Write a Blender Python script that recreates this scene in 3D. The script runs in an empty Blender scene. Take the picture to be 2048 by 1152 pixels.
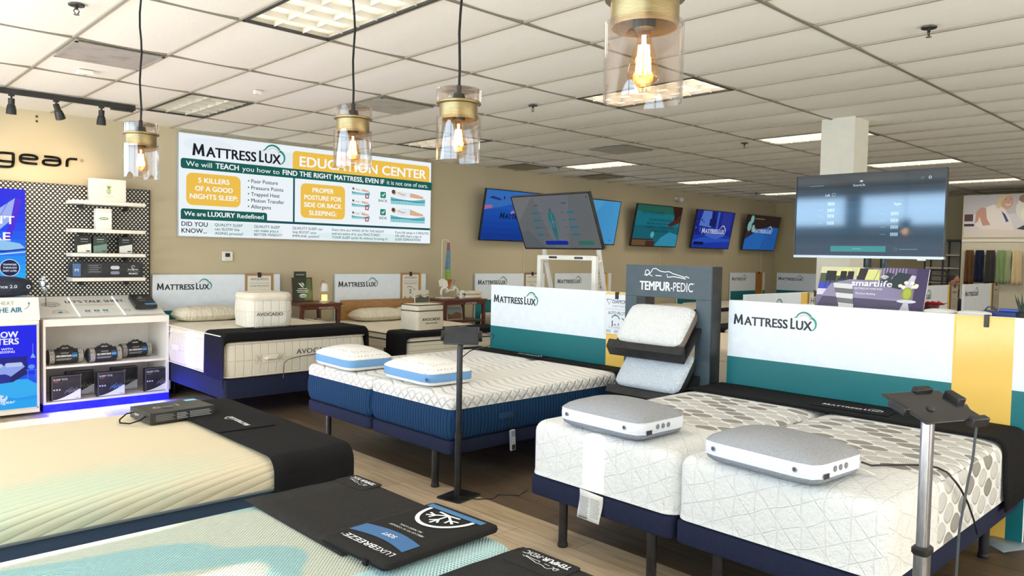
import bpy, math, random
from mathutils import Vector, Matrix
from mathutils.geometry import tessellate_polygon
PI = math.pi
R = math.radians
random.seed(7)
SC = bpy.context.scene
COL = SC.collection

# ------------------------------------------------------------------ camera, light, exposure
CEIL = 3.041
WALL_Y = 9.2
FAR_X = 17.65


def make_camera():
    cam = bpy.data.cameras.new('camera')
    o = bpy.data.objects.new('camera', cam)
    COL.objects.link(o)
    f, yaw, pitch, roll = 1520.59, .8120, -.0433, .0196
    F = Vector((math.cos(pitch) * math.cos(yaw), math.cos(pitch) * math.sin(yaw), math.sin(pitch)))
    r = Vector((math.sin(yaw), -math.cos(yaw), 0))
    u = r.cross(F)
    c, s = math.cos(roll), math.sin(roll)
    Rt, U = c * r + s * u, -s * r + c * u
    o.matrix_world = Matrix(((Rt.x, U.x, -F.x, 0), (Rt.y, U.y, -F.y, 0), (Rt.z, U.z, -F.z, 1.65), (0, 0, 0, 1)))
    cam.sensor_width = 36
    cam.lens = f * 36 / 2048
    cam.clip_start = .02
    SC.camera = o


make_camera()
EXPO = .47
GLOW = 2 ** -EXPO          # self-lit faces are given as they look at this exposure
vs = SC.view_settings
vs.view_transform = 'Standard'
vs.look = 'None'
vs.gamma = 1
vs.exposure = EXPO
wd = bpy.data.worlds.new('world')
SC.world = wd
wd.use_nodes = True
wd.node_tree.nodes['Background'].inputs[0].default_value = (.62, .78, 1, 1)
wd.node_tree.nodes['Background'].inputs[1].default_value = .55


def light(name, kind, loc, energy, col, rot=(0, 0, 0), **kw):
    l = bpy.data.lights.new(name, kind)
    l.energy = energy
    l.color = col
    for k, v in kw.items():
        setattr(l, k, v)
    o = bpy.data.objects.new(name, l)
    o.location = loc
    o.rotation_euler = rot
    COL.objects.link(o)
    return o


# low afternoon sun through slits placed in the unseen front wall (travels along +x)
SUN_EL = R(18)
_d = Vector((math.cos(SUN_EL), .02, -math.sin(SUN_EL)))
light('sun', 'SUN', (-8, 3, 6), 22, (1, .93, .82), _d.to_track_quat('-Z', 'Y').to_euler(), angle=R(.6))
# added area lights for assumed windows; only narrow slits are cut there (wall at x = -2.6)
for _a, _b in ((-2.0, 1.0), (1.2, 3.6), (3.8, 5.7), (6.0, 8.4)):
    light('assumed_window_light', 'AREA', (-2.5, (_a + _b) / 2, 2.55), 19 * (_b - _a), (.50, .74, 1), (0, R(-90), 0), shape='RECTANGLE', size=.5, size_y=_b - _a)
light('assumed_window_light_low', 'AREA', (-2.5, 3.2, 1.2), 42, (.52, .75, 1), (0, R(-90), 0), shape='RECTANGLE', size=1.6, size_y=10.5)  # wide added panel below the others, for an assumed window as well
# upward fill added at the front wall to brighten the ceiling
light('ceiling_fill', 'AREA', (-2.45, 3.2, .7), 380, (1, .98, .93), (0, R(-150), 0), shape='RECTANGLE', size=.9, size_y=10.5)
light('side_fill_right', 'AREA', (3.2, -3.0, 1.7), 60, (.90, .95, 1), (R(90), 0, 0), shape='RECTANGLE', size=8, size_y=2.0)  # unseen side fill; the right wall behind it has no window
light('ceiling_fill_right', 'AREA', (8.5, -3.0, .8), 260, (1, .98, .92), (R(148), 0, 0), shape='RECTANGLE', size=14, size_y=.9)  # second added fill, aimed up at the right part of the ceiling
# the lit troffers of the ceiling, as light
for _i, _j, _e in ((-2, 1, 7), (3, 1, 14), (8, 1, 10), (13, 1, 8), (9, 4, 8), (14, 4, 6), (18, 1, 8), (19, 4, 5), (4, 4, 4)):
    light('troffer_glow', 'AREA', (3.2204 + .6096 * (_i + .5), 2.1221 + 1.2192 * (_j + .5), CEIL - .03), _e, (1, .93, .80),
          shape='RECTANGLE', size=.55, size_y=1.15)

# ------------------------------------------------------------------ materials


def lin(h):
    h = h.lstrip('#')
    v = [int(h[i:i + 2], 16) / 255 for i in (0, 2, 4)]
    return tuple(x / 12.92 if x <= .04045 else ((x + .055) / 1.055) ** 2.4 for x in v) + (1,)


class X:
    """a socket with arithmetic"""

    def __init__(s, nt, sock):
        s.nt, s.k = nt, sock

    def op(s, o, *a):
        n = s.nt.nodes.new('ShaderNodeMath')
        n.operation = o
        for i, v in enumerate((s,) + a):
            if isinstance(v, X):
                s.nt.links.new(v.k, n.inputs[i])
            else:
                n.inputs[i].default_value = v
        return X(s.nt, n.outputs[0])

    def __add__(s, o): return s.op('ADD', o)
    __radd__ = __add__
    def __sub__(s, o): return s.op('SUBTRACT', o)
    def __mul__(s, o): return s.op('MULTIPLY', o)
    __rmul__ = __mul__
    def __truediv__(s, o): return s.op('DIVIDE', o)
    def sin(s): return s.op('SINE')
    def frac(s): return s.op('FRACT')
    def floor(s): return s.op('FLOOR')
    def abs(s): return s.op('ABSOLUTE')
    def lt(s, o): return s.op('LESS_THAN', o)
    def gt(s, o): return s.op('GREATER_THAN', o)
    def min(s, o): return s.op('MINIMUM', o)
    def max(s, o): return s.op('MAXIMUM', o)
    def pow(s, o): return s.op('POWER', o)
    def ramp(s, a, b):
        n = s.nt.nodes.new('ShaderNodeMapRange')
        n.interpolation_type = 'SMOOTHSTEP'
        s.nt.links.new(s.k, n.inputs[0])
        n.inputs[1].default_value = a
        n.inputs[2].default_value = b
        return X(s.nt, n.outputs[0])


class G:
    """node-graph helper for one material"""

    def __init__(s, name, rough=.6, metal=0, spec=.5):
        s.m = bpy.data.materials.new(name)
        s.m.use_nodes = True
        s.nt = s.m.node_tree
        s.b = s.nt.nodes['Principled BSDF']
        s.b.inputs['Roughness'].default_value = rough
        s.b.inputs['Metallic'].default_value = metal
        s.b.inputs['Specular IOR Level'].default_value = spec
        s.tc = None

    def co(s, kind='Object'):
        if s.tc is None:
            s.tc = s.nt.nodes.new('ShaderNodeTexCoord')
        return s.tc.outputs[kind]

    def xyz(s, kind='Object'):
        n = s.nt.nodes.new('ShaderNodeSeparateXYZ')
        s.nt.links.new(s.co(kind), n.inputs[0])
        return [X(s.nt, n.outputs[i]) for i in range(3)]

    def nrm(s):
        n = s.nt.nodes.new('ShaderNodeSeparateXYZ')
        s.nt.links.new(s.co('Normal'), n.inputs[0])
        return [X(s.nt, n.outputs[i]) for i in range(3)]

    def vec(s, x, y, z):
        n = s.nt.nodes.new('ShaderNodeCombineXYZ')
        for i, v in enumerate((x, y, z)):
            if isinstance(v, X):
                s.nt.links.new(v.k, n.inputs[i])
            else:
                n.inputs[i].default_value = v
        return n.outputs[0]

    def noise(s, scale, detail=3, vec=None, rough=.5, out=0):
        n = s.nt.nodes.new('ShaderNodeTexNoise')
        n.inputs['Scale'].default_value = scale
        n.inputs['Detail'].default_value = detail
        n.inputs['Roughness'].default_value = rough
        s.nt.links.new(vec if vec is not None else s.co(), n.inputs['Vector'])
        return X(s.nt, n.outputs[out])

    def voro(s, scale, feature='F1', vec=None, rnd=1):
        n = s.nt.nodes.new('ShaderNodeTexVoronoi')
        n.feature = feature
        n.inputs['Scale'].default_value = scale
        n.inputs['Randomness'].default_value = rnd
        s.nt.links.new(vec if vec is not None else s.co(), n.inputs['Vector'])
        return X(s.nt, n.outputs['Distance'])

    def mix(s, fac, a, b):
        n = s.nt.nodes.new('ShaderNodeMix')
        n.data_type = 'RGBA'
        if isinstance(fac, X):
            s.nt.links.new(fac.k, n.inputs[0])
        else:
            n.inputs[0].default_value = fac
        for v, k in ((a, 6), (b, 7)):
            if isinstance(v, str):
                n.inputs[k].default_value = lin(v)
            else:
                s.nt.links.new(v, n.inputs[k])
        return n.outputs[2]

    def col(s, c):
        if isinstance(c, str):
            s.b.inputs['Base Color'].default_value = lin(c)
        else:
            s.nt.links.new(c, s.b.inputs['Base Color'])
        return s

    def bump(s, h, strength=.5, dist=.01):
        n = s.nt.nodes.new('ShaderNodeBump')
        n.inputs['Strength'].default_value = strength
        n.inputs['Distance'].default_value = dist
        s.nt.links.new(h.k, n.inputs['Height'])
        s.nt.links.new(n.outputs[0], s.b.inputs['Normal'])
        return s


_mc = {}


def plain(h, rough=.55, metal=0, spec=.5, emit=0, noise=0):
    """a painted or moulded surface with a trace of mottling"""
    key = (h, rough, metal, spec, emit)
    if key in _mc:
        return _mc[key]
    g = G('paint_' + h.strip('#'), rough, metal, spec)
    n = g.noise(14, 2)
    g.col(g.mix(n.ramp(.2, .8) * .08, h, '#808080'))
    if emit:
        g.b.inputs['Emission Color'].default_value = lin(h)
        g.b.inputs['Emission Strength'].default_value = emit
        g.col('#101010')
    _mc[key] = g.m
    return g.m


def ink(h, emit=0, rough=.5):
    key = ('ink', h, emit, rough)
    if key in _mc:
        return _mc[key]
    g = G('ink_' + h.strip('#'), rough)
    if emit:
        g.col('#080808')
        g.b.inputs['Emission Color'].default_value = lin(h)
        g.b.inputs['Emission Strength'].default_value = emit * GLOW
        g.b.inputs['Specular IOR Level'].default_value = .2
    else:
        g.col(h)
    _mc[key] = g.m
    return g.m


def fabric(name, h, scale=600, strength=.3, h2=None, rough=.9, fuzz=.12):
    g = G(name, rough, 0, .2)
    x, y, z = g.xyz()
    w = (x * scale).sin() * (y * scale).sin() + (z * scale).sin()
    n = g.noise(40, 4)
    g.col(g.mix(n.ramp(.25, .75) * fuzz * 3, h, h2 or h))
    g.bump(w * .5 + n * 2, strength, .0015)
    return g.m


def thin_glass(name, tint='#ffffff', refl=1.0, rough=0.0):
    m = bpy.data.materials.new(name)
    m.use_nodes = True
    nt = m.node_tree
    nt.nodes.remove(nt.nodes['Principled BSDF'])
    out = nt.nodes['Material Output']
    t = nt.nodes.new('ShaderNodeBsdfTransparent')
    t.inputs[0].default_value = lin(tint)
    gl = nt.nodes.new('ShaderNodeBsdfGlossy')
    gl.inputs['Roughness'].default_value = rough
    fr = nt.nodes.new('ShaderNodeLayerWeight')
    fr.inputs[0].default_value = .5
    pw = nt.nodes.new('ShaderNodeMath')
    pw.operation = 'POWER'
    pw.inputs[1].default_value = 3.0
    ad = nt.nodes.new('ShaderNodeMath')
    ad.inputs[1].default_value = .035
    mul = nt.nodes.new('ShaderNodeMath')
    mul.operation = 'MULTIPLY'
    mul.inputs[1].default_value = refl
    mx = nt.nodes.new('ShaderNodeMixShader')
    nt.links.new(fr.outputs['Facing'], pw.inputs[0])
    nt.links.new(pw.outputs[0], ad.inputs[0])
    nt.links.new(ad.outputs[0], mul.inputs[0])
    nt.links.new(mul.outputs[0], mx.inputs[0])
    nt.links.new(t.outputs[0], mx.inputs[1])
    nt.links.new(gl.outputs[0], mx.inputs[2])
    nt.links.new(mx.outputs[0], out.inputs[0])
    return m


# ------------------------------------------------------------------ mesh building


class MB:
    def __init__(s):
        s.v, s.f, s.mi = [], [], []
        s.cur = 0

    def add(s, vs, fs):
        b = len(s.v)
        s.v += [tuple(v) for v in vs]
        for f in fs:
            s.f.append([b + i for i in f])
            s.mi.append(s.cur)
        return s

    def box(s, x0, y0, z0, x1, y1, z1):
        x0, x1 = min(x0, x1), max(x0, x1)
        y0, y1 = min(y0, y1), max(y0, y1)
        z0, z1 = min(z0, z1), max(z0, z1)
        return s.add([(x0, y0, z0), (x1, y0, z0), (x1, y1, z0), (x0, y1, z0), (x0, y0, z1), (x1, y0, z1), (x1, y1, z1), (x0, y1, z1)],
                     [(3, 2, 1, 0), (4, 5, 6, 7), (0, 1, 5, 4), (1, 2, 6, 5), (2, 3, 7, 6), (3, 0, 4, 7)])

    def quad(s, a, b, c, d):
        return s.add([a, b, c, d], [(0, 1, 2, 3)])

    def loft(s, rings, cap0=True, cap1=True, closed=True):
        n = len(rings[0])
        vs = [p for r in rings for p in r]
        fs = []
        for k in range(len(rings) - 1):
            for i in range(n if closed else n - 1):
                j = (i + 1) % n
                fs.append((k * n + i, k * n + j, (k + 1) * n + j, (k + 1) * n + i))
        if cap0:
            fs.append(tuple(reversed(range(n))))
        if cap1:
            fs.append(tuple((len(rings) - 1) * n + i for i in range(n)))
        return s.add(vs, fs)

    def lathe(s, prof, c=(0, 0, 0), n=32, cap0=False, cap1=False):
        rings = [[(c[0] + r * math.cos(2 * PI * i / n), c[1] + r * math.sin(2 * PI * i / n), c[2] + z) for i in range(n)] for r, z in prof]
        return s.loft(rings, cap0, cap1)

    def cyl(s, p0, p1, r0, r1=None, n=16):
        return s.tube([p0, p1], [r0, r0 if r1 is None else r1], n)

    def tube(s, pts, r, n=8):
        pts = [Vector(p) for p in pts]
        if not hasattr(r, '__len__'):
            r = [r] * len(pts)
        rings, ref = [], None
        for i, p in enumerate(pts):
            d = (pts[min(i + 1, len(pts) - 1)] - pts[max(i - 1, 0)]).normalized()
            if ref is None:
                ref = Vector((0, 0, 1)) if abs(d.z) < .9 else Vector((1, 0, 0))
            a = (ref - d * ref.dot(d)).normalized()
            ref = a
            b = d.cross(a)
            rings.append([p + (a * math.cos(2 * PI * k / n) + b * math.sin(2 * PI * k / n)) * r[i] for k in range(n)])
        return s.loft(rings)

    def prism(s, poly, z0, z1, M=None):
        """extrude a 2D polygon; M maps (x, y, z) to space"""
        n = len(poly)
        f = (lambda x, y, z: M @ Vector((x, y, z))) if M is not None else (lambda x, y, z: (x, y, z))
        return s.loft([[f(x, y, z0) for x, y in poly], [f(x, y, z1) for x, y in poly]])

    def ico(s, c, r, n=10, sq=(1, 1, 1)):
        prof = []
        rings = []
        for k in range(1, n):
            t = PI * k / n
            rr, z = math.sin(t), -math.cos(t)
            rings.append([(c[0] + r * sq[0] * rr * math.cos(2 * PI * i / (2 * n)), c[1] + r * sq[1] * rr * math.sin(2 * PI * i / (2 * n)), c[2] + r * sq[2] * z)
                          for i in range(2 * n)])
        return s.loft(rings)


def obj(name, mb, mat, parent=None, bevel=0, seg=2, angle=35, solid=0, sub=0):
    me = bpy.data.meshes.new(name)
    me.from_pydata(mb.v, [], mb.f)
    for m in (mat if isinstance(mat, (list, tuple)) else [mat]):
        me.materials.append(m)
    me.polygons.foreach_set('material_index', mb.mi)
    me.polygons.foreach_set('use_smooth', [True] * len(mb.f))
    me.update()
    me.set_sharp_from_angle(angle=R(angle))
    o = bpy.data.objects.new(name, me)
    COL.objects.link(o)
    if parent is not None:
        o.parent = parent
    if solid:
        md = o.modifiers.new('solid', 'SOLIDIFY')
        md.thickness = solid
        md.offset = 0
    if bevel:
        md = o.modifiers.new('bevel', 'BEVEL')
        md.width = bevel
        md.segments = seg
        md.limit_method = 'ANGLE'
        md.angle_limit = R(40)
    if sub:
        md = o.modifiers.new('sub', 'SUBSURF')
        md.levels = md.render_levels = sub
    return o


def tag(o, label, cat, group=None, kind=None):
    o['label'] = label
    o['category'] = cat
    if group:
        o['group'] = group
    if kind:
        o['kind'] = kind
    return o


def thing(name, label, cat, loc=(0, 0, 0), rot=(0, 0, 0), group=None):
    o = bpy.data.objects.new(name, None)
    o.empty_display_size = .1
    COL.objects.link(o)
    o.location = loc
    o.rotation_euler = rot
    return tag(o, label, cat, group)


def struct(name, mb, mat, **kw):
    o = obj(name, mb, mat, **kw)
    o['kind'] = 'structure'
    return o


def kids(o):
    return [c for c in bpy.data.objects if c.parent == o]


def dup(root, loc, rot=None, label=None):
    r = root.copy()
    COL.objects.link(r)
    r.location = loc
    if rot is not None:
        r.rotation_euler = rot
    if label:
        r['label'] = label
    for ch in kids(root):
        c = ch.copy()
        COL.objects.link(c)
        c.parent = r
        for g in kids(ch):
            d = g.copy()
            COL.objects.link(d)
            d.parent = c
    return r


def rrect(hx, hy, r, n=5, cx=0, cy=0, z=0):
    r = max(1e-4, min(r, hx - 1e-4, hy - 1e-4))
    out = []
    for sx, sy, a0 in ((1, 1, 0), (-1, 1, PI / 2), (-1, -1, PI), (1, -1, 1.5 * PI)):
        for k in range(n + 1):
            a = a0 + PI / 2 * k / n
            out.append((cx + sx * (hx - r) + r * math.cos(a), cy + sy * (hy - r) + r * math.sin(a), z))
    return out


def superel(hx, hy, e, n=40, cx=0, cy=0, z=0):
    out = []
    for i in range(n):
        a = 2 * PI * i / n
        c, s = math.cos(a), math.sin(a)
        k = (abs(c) ** e + abs(s) ** e) ** (-1 / e)
        out.append((cx + hx * c * k, cy + hy * s * k, z))
    return out


# ------------------------------------------------------------------ flat print (lettering, emblems, pictures)
_tx = {}


def glyphs(s, bold):
    key = (s, bold)
    if key not in _tx:
        cu = bpy.data.curves.new('t', 'FONT')
        cu.body = s
        cu.size = 1
        cu.offset = bold
        cu.resolution_u = 3
        o = bpy.data.objects.new('t', cu)
        COL.objects.link(o)
        dg = bpy.context.evaluated_depsgraph_get()
        me = bpy.data.meshes.new_from_object(o.evaluated_get(dg))
        vs = [(v.co.x, v.co.y) for v in me.vertices]
        fs = [tuple(p.vertices) for p in me.polygons]
        bpy.data.objects.remove(o)
        bpy.data.curves.remove(cu)
        bpy.data.meshes.remove(me)
        if not vs:
            vs = [(0, 0), (.3, 0)]
        _tx[key] = (vs, fs)
    return _tx[key]


def cap_h():
    vs, _ = glyphs('H', 0)
    return max(v[1] for v in vs)


class PR:
    """collects coloured flat shapes and lays them on a surface as one printed mesh"""

    def __init__(s):
        s.items = []

    def poly(s, pts, col):
        tris = tessellate_polygon([[Vector((x, y, 0)) for x, y in pts]])
        s.items.append((list(pts), [tuple(t) for t in tris], col))
        return s

    def rect(s, x0, y0, x1, y1, col):
        s.items.append(([(x0, y0), (x1, y0), (x1, y1), (x0, y1)], [(0, 1, 2, 3)], col))
        return s

    def rr(s, x0, y0, x1, y1, r, col):
        p = rrect(abs(x1 - x0) / 2, abs(y1 - y0) / 2, r, 5, (x0 + x1) / 2, (y0 + y1) / 2)
        s.items.append(([(a, b) for a, b, _ in p], [tuple(range(len(p)))], col))
        return s

    def ell(s, cx, cy, rx, ry, col, n=28):
        p = [(cx + rx * math.cos(2 * PI * i / n), cy + ry * math.sin(2 * PI * i / n)) for i in range(n)]
        s.items.append((p, [tuple(range(n))], col))
        return s

    def line(s, pts, w, col, closed=False):
        pts = [Vector((p[0], p[1])) for p in pts]
        if closed:
            pts = pts + [pts[0]]
        vs, fs = [], []
        n = len(pts)
        wl = w if hasattr(w, '__len__') else [w] * n
        for i, p in enumerate(pts):
            if closed and i in (0, n - 1):
                d = pts[1] - pts[n - 2]
            else:
                d = pts[min(i + 1, n - 1)] - pts[max(i - 1, 0)]
            d = d.normalized() if d.length > 1e-9 else Vector((1, 0))
            q = Vector((-d.y, d.x)) * wl[i] / 2
            vs += [tuple(p - q), tuple(p + q)]
            if i:
                fs.append((2 * i - 2, 2 * i, 2 * i + 1, 2 * i - 1))
        s.items.append((vs, fs, col))
        return s

    def arc(s, cx, cy, r, a0, a1, w, col, n=16, ry=None):
        return s.line([(cx + r * math.cos(R(a0 + (a1 - a0) * i / n)), cy + (ry or r) * math.sin(R(a0 + (a1 - a0) * i / n))) for i in range(n + 1)], w, col)

    def ring(s, cx, cy, r, w, col):
        return s.line([(cx + r * math.cos(2 * PI * i / 24), cy + r * math.sin(2 * PI * i / 24)) for i in range(24)], w, col, True)

    def text(s, t, x, y, h, col, w=None, bold=.0, al='l', up=None):
        vs, fs = glyphs(t, 0)
        k = h / cap_h()
        x0, x1 = min(v[0] for v in vs), max(v[0] for v in vs)
        kx = k if w is None else w / (x1 - x0)
        wid = (x1 - x0) * kx
        ox = x - (0 if al == 'l' else wid / 2 if al == 'c' else wid)
        q = bold * k * .8
        for dx, dy in (((0, 0),) if not bold else ((q, q * .5), (-q, q * .5), (q, -q * .5), (-q, -q * .5), (0, 0))):
            s.items.append(([(ox + (a - x0) * kx + dx, y + b * k + dy) for a, b in vs], fs, col))
        return s

    def flip(s, w, h):
        s.items = [([(w - x, h - y) for x, y in p], f, c) for p, f, c in s.items]
        return s

    def build(s, name, parent, o, u, v, emit=0, eps=.0004, lift=.0006, rough=.5, dim=None):
        o, u, v = Vector(o), Vector(u), Vector(v)
        n = u.cross(v).normalized()
        mb = MB()
        cols = []
        for L, (p, f, c) in enumerate(s.items):
            if c not in cols:
                cols.append(c)
            mb.cur = cols.index(c)
            b = o + n * (lift + (.00003 if emit else .0001) * L)
            mb.add([b + u * x + v * y for x, y in p], f)
        mats = [ink(c, emit, rough) for c in cols]
        return obj(name, mb, mats, parent)


TEAL, YEL, NAVY = '#00706c', '#efc04a', '#0c2630'


def mlux(p, x, y, w, col='#10151c', cloud='#1f8f7d', arc2='#d98f5a'):
    """the shop's word mark with its cloud; w is the width of the letters"""
    H = w * .128
    h = H * .80
    m = w * .131
    p.poly([(x, y), (x + m * .10, y + H), (x + m * .26, y + H), (x + m * .5, y + H * .42), (x + m * .74, y + H), (x + m * .90, y + H), (x + m, y), (x + m * .78, y), (x + m * .73, y + H * .55), (x + m * .56, y + H * .10), (x + m * .44, y + H * .10), (x + m * .27, y + H * .55), (x + m * .22, y)], col)
    p.text('ATTRESS', x + w * .149, y, h, col, w * .557, .034)
    p.rect(x + w * .742, y, x + w * .765, y + H, col).rect(x + w * .742, y, x + w * .80, y + H * .17, col)
    p.text('UX', x + w * .815, y, h, col, w * .185, .034)
    t = w * .016
    cx, cy, r = x + w * .905, y + w * .105, w * .098
    pts = [(x + w * .785, y + w * .130), (x + w * .805, y + w * .142)] + [(cx + r * math.cos(R(a)), cy + r * math.sin(R(a))) for a in range(152, 24, -12)]
    p.line(pts, [t * .2, t * .8] + [t * (1 + .6 * k / 10) for k in range(len(pts) - 2)], cloud)
    cx2, cy2, r2 = x + w * .972, y + w * .07, w * .078
    pts = [(cx2 + r2 * math.cos(R(a)), cy2 + r2 * math.sin(R(a))) for a in range(80, -82, -12)]
    p.line(pts, [t * (1.6 - 1.2 * (k / 13) ** 2) for k in range(len(pts))], cloud)
    if arc2:
        r3 = w * .072
        p.arc(cx + w * .004, cy - w * .004, r3, 140, 10, t * .35, arc2)
    return p

# ------------------------------------------------------------------ the setting
GX, GY, TX, TY = 3.2204, 2.1221, .6096, 1.2192
TROFFERS = [(-2, 1, 'lit'), (-1, 4, 'off'), (3, 1, 'lit'), (8, 1, 'lit'), (13, 1, 'lit'), (18, 1, 'lit'), (4, 4, 'dim'), (9, 4, 'lit'), (14, 4, 'lit'), (19, 4, 'lit')]
VENTS = [(-3, 3, 0), (1, 3, 0), (7, 3.12, 0), (8, 5.1, 1), (11, 5.06, 1)]


def build_floor():
    def wood(name, a, b, c, rough):
        g = G(name, rough, 0, .35)
        x, y, z = g.xyz()
        n = g.nt.nodes.new('ShaderNodeTexBrick')
        n.inputs['Scale'].default_value = 1
        n.inputs['Brick Width'].default_value = 1.2
        n.inputs['Row Height'].default_value = .2
        n.inputs['Mortar Size'].default_value = .0022
        n.inputs['Mortar Smooth'].default_value = .2
        n.offset = .37
        g.nt.links.new(g.vec(y + .35, x + .02, 0.0), n.inputs['Vector'])
        n.inputs['Color1'].default_value = lin(a)
        n.inputs['Color2'].default_value = lin(b)
        n.inputs['Mortar'].default_value = lin(c)
        gr = g.noise(3, 6, g.vec(x * 9, y * .7, 0.0), .6)
        g2 = g.noise(2, 4, g.vec(x * 40, y * 1.4, 3.0), .6)
        cl = g.mix(gr.ramp(.35, .75) * .55, n.outputs['Color'], c)
        cl = g.mix(g2.ramp(.5, .8) * .3, cl, b)
        g.col(cl)
        g.bump(X(g.nt, n.outputs['Fac']) * -1 + g2 * .15, .35, .003)
        return g.m
    mb = MB()
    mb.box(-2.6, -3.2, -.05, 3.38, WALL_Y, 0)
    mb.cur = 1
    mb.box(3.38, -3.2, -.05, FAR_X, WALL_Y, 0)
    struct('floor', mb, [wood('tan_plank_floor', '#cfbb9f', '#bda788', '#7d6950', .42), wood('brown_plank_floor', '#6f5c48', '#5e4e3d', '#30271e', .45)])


def build_ceiling():
    g = G('ceiling_tile', .92, 0, .15)
    n = g.noise(160, 4)
    v = g.noise(55, 2)
    g.col(g.mix(n.ramp(.62, .72) * .5, '#ebe8df', '#c6c1b4'))
    g.bump(n + v * .6, .35, .003)
    bar = plain('#9f9786', .5)
    dark = plain('#4c473d', .6)
    mb = MB()
    hole = {(i, j) for i, j, k in TROFFERS}
    for i in range(-10, 25):
        for j in range(-5, 6):
            if (i, j) in hole:
                continue
            x0, x1 = max(GX + TX * i, -2.6), min(GX + TX * (i + 1), FAR_X)
            y0, y1 = max(GY + TY * j, -3.2), min(GY + TY * (j + 1), WALL_Y)
            if x1 - x0 < .02 or y1 - y0 < .02:
                continue
            N = 8
            zs = [CEIL + .0145 - .009 * (math.sin(PI * k / N) ** .8 if 0 < k < N else 0) for k in range(N + 1)]
            mb.loft([[(x0 + (x1 - x0) * k / N, y0, zs[k]), (x0 + (x1 - x0) * k / N, y1, zs[k])] for k in range(N + 1)], False, False, False)
    mb.f = [f[::-1] for f in mb.f]
    mb.cur = 1
    for i in range(-9, 24):
        x = GX + TX * i
        mb.box(x - .009, -3.2, CEIL + .001, x + .009, WALL_Y, CEIL + .03)
    mb.cur = 3
    for j in range(-4, 6):
        y = GY + TY * j
        mb.box(-2.6, y - .010, CEIL + .000, FAR_X, y + .010, CEIL + .03)
    mb.cur = 2
    mb.box(-2.8, -3.4, CEIL + .15, FAR_X + .2, WALL_Y + .2, CEIL + .2)
    struct('ceiling', mb, [g.m, bar, dark, plain('#7f7868', .5)])


def wall_paint(h):
    g = G('wall_paint', .8, 0, .25)
    n = g.noise(90, 3)
    m = g.noise(1.2, 3)
    g.col(g.mix(m.ramp(.3, .7) * .12, h, '#9c9072'))
    g.bump(n, .12, .002)
    return g.m


def build_walls():
    w = wall_paint('#c2b699')
    struct('wall_left', MB().box(-2.72, WALL_Y, 0, FAR_X + .12, WALL_Y + .12, CEIL + .15), w)
    struct('wall_back', MB().box(FAR_X, -3.32, 0, FAR_X + .12, WALL_Y, CEIL + .15), wall_paint('#b5a884'))
    struct('wall_right', MB().box(-2.72, -3.32, 0, FAR_X, -3.2, CEIL + .15), w)
    # unseen storefront wall behind the camera; slits placed so sun patches fall inside
    ops = [(2.50, 2.572, 1.40, 1.90), (2.44, 2.535, 2.27, 2.57), (5.4, 8.24, 1.05, 1.60), (7.72, 7.95, 2.27, 2.62), (1.40, 2.05, 1.79, 1.92)]
    ys = sorted({-3.32, WALL_Y} | {o[0] for o in ops} | {o[1] for o in ops})
    zs = sorted({0, CEIL + .15} | {o[2] for o in ops} | {o[3] for o in ops})
    mb = MB()
    for y0, y1 in zip(ys, ys[1:]):
        for z0, z1 in zip(zs, zs[1:]):
            cy, cz = (y0 + y1) / 2, (z0 + z1) / 2
            if not any(a < cy < b and c < cz < d for a, b, c, d in ops):
                mb.box(-2.72, y0, z0, -2.6, y1, z1)
    struct('wall_front', mb, w)
    struct('baseboard_left', MB().box(3.0, WALL_Y - .012, 0, FAR_X, WALL_Y, .1), plain('#4a3a2c', .6))
    struct('column', MB().box(7.46, 3.11, 0, 7.79, 3.44, CEIL + .1), plain('#d9d6c8', .7), bevel=.004)
    struct('wall_partition', MB().box(15.6, -1.2, 0, 15.75, 4.48, 2.90), plain('#cfc6ae', .8))
    struct('trim_1', MB().box(15.585, -1.2, 2.055, 15.6, 4.48, 2.09), plain('#e4ddcc', .6))


build_floor()
build_ceiling()
build_walls()


# ------------------------------------------------------------------ on the ceiling
def troffer(i, j, k, label):
    x0, y0 = GX + TX * i + .012, GY + TY * j + .012
    w, l = TX - .024, TY - .024
    t = thing('ceiling_light', label, 'light', (x0, y0, CEIL), group='recessed troffer lights')
    e = {'lit': (.55 if i < 0 else 1.5 if i < 8 and j < 2 else 3.2), 'dim': .8, 'off': .0}[k]
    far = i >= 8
    obj('housing', MB().box(0, 0, .095, w, l, .105).box(0, 0, 0, .004, l, .1).box(w - .004, 0, 0, w, l, .1).box(0, 0, 0, w, .004, .1).box(0, l - .004, 0, w, l, .1), plain('#c9c5b8', .5), t)
    fr = MB()
    for a in ((0, 0, .016, l), (w - .016, 0, w, l), (0, 0, w, .016), (0, l - .016, w, l)):
        fr.box(a[0], a[1], -.004, a[2], a[3], .012)
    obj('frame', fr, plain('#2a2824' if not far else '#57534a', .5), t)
    lv = MB()
    for q in range(1, 3):
        lv.box(w * q / 3 - .0012, .016, .003, w * q / 3 + .0012, l - .016, .038)
    for q in range(1, 6):
        lv.box(.016, l * q / 6 - .0012, .003, w - .016, l * q / 6 + .0012, .038)
    obj('louver', lv, plain('#d8d4c8', .3, .0), t)
    g = G('lamp_diffuser', .6)
    x, y, z = g.xyz()
    g.col('#d8d2c2')
    if e:
        a = ((x * (PI / w * 3)).sin().abs().pow(.7) * .5 + ((y * (PI / l * 6)).sin().abs() * .35) + .28)  # shading of the louver cells is put into the glow strength
        n = g.nt.nodes.new('ShaderNodeEmission')
        g.b.inputs['Emission Color'].default_value = lin('#fff0d8' if i < 5 else '#fff8ea')
        g.nt.links.new((a * e).k, g.b.inputs['Emission Strength'])
    obj('diffuser', MB().box(.006, .006, .040, w - .006, l - .006, .044), g.m, t)


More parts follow.
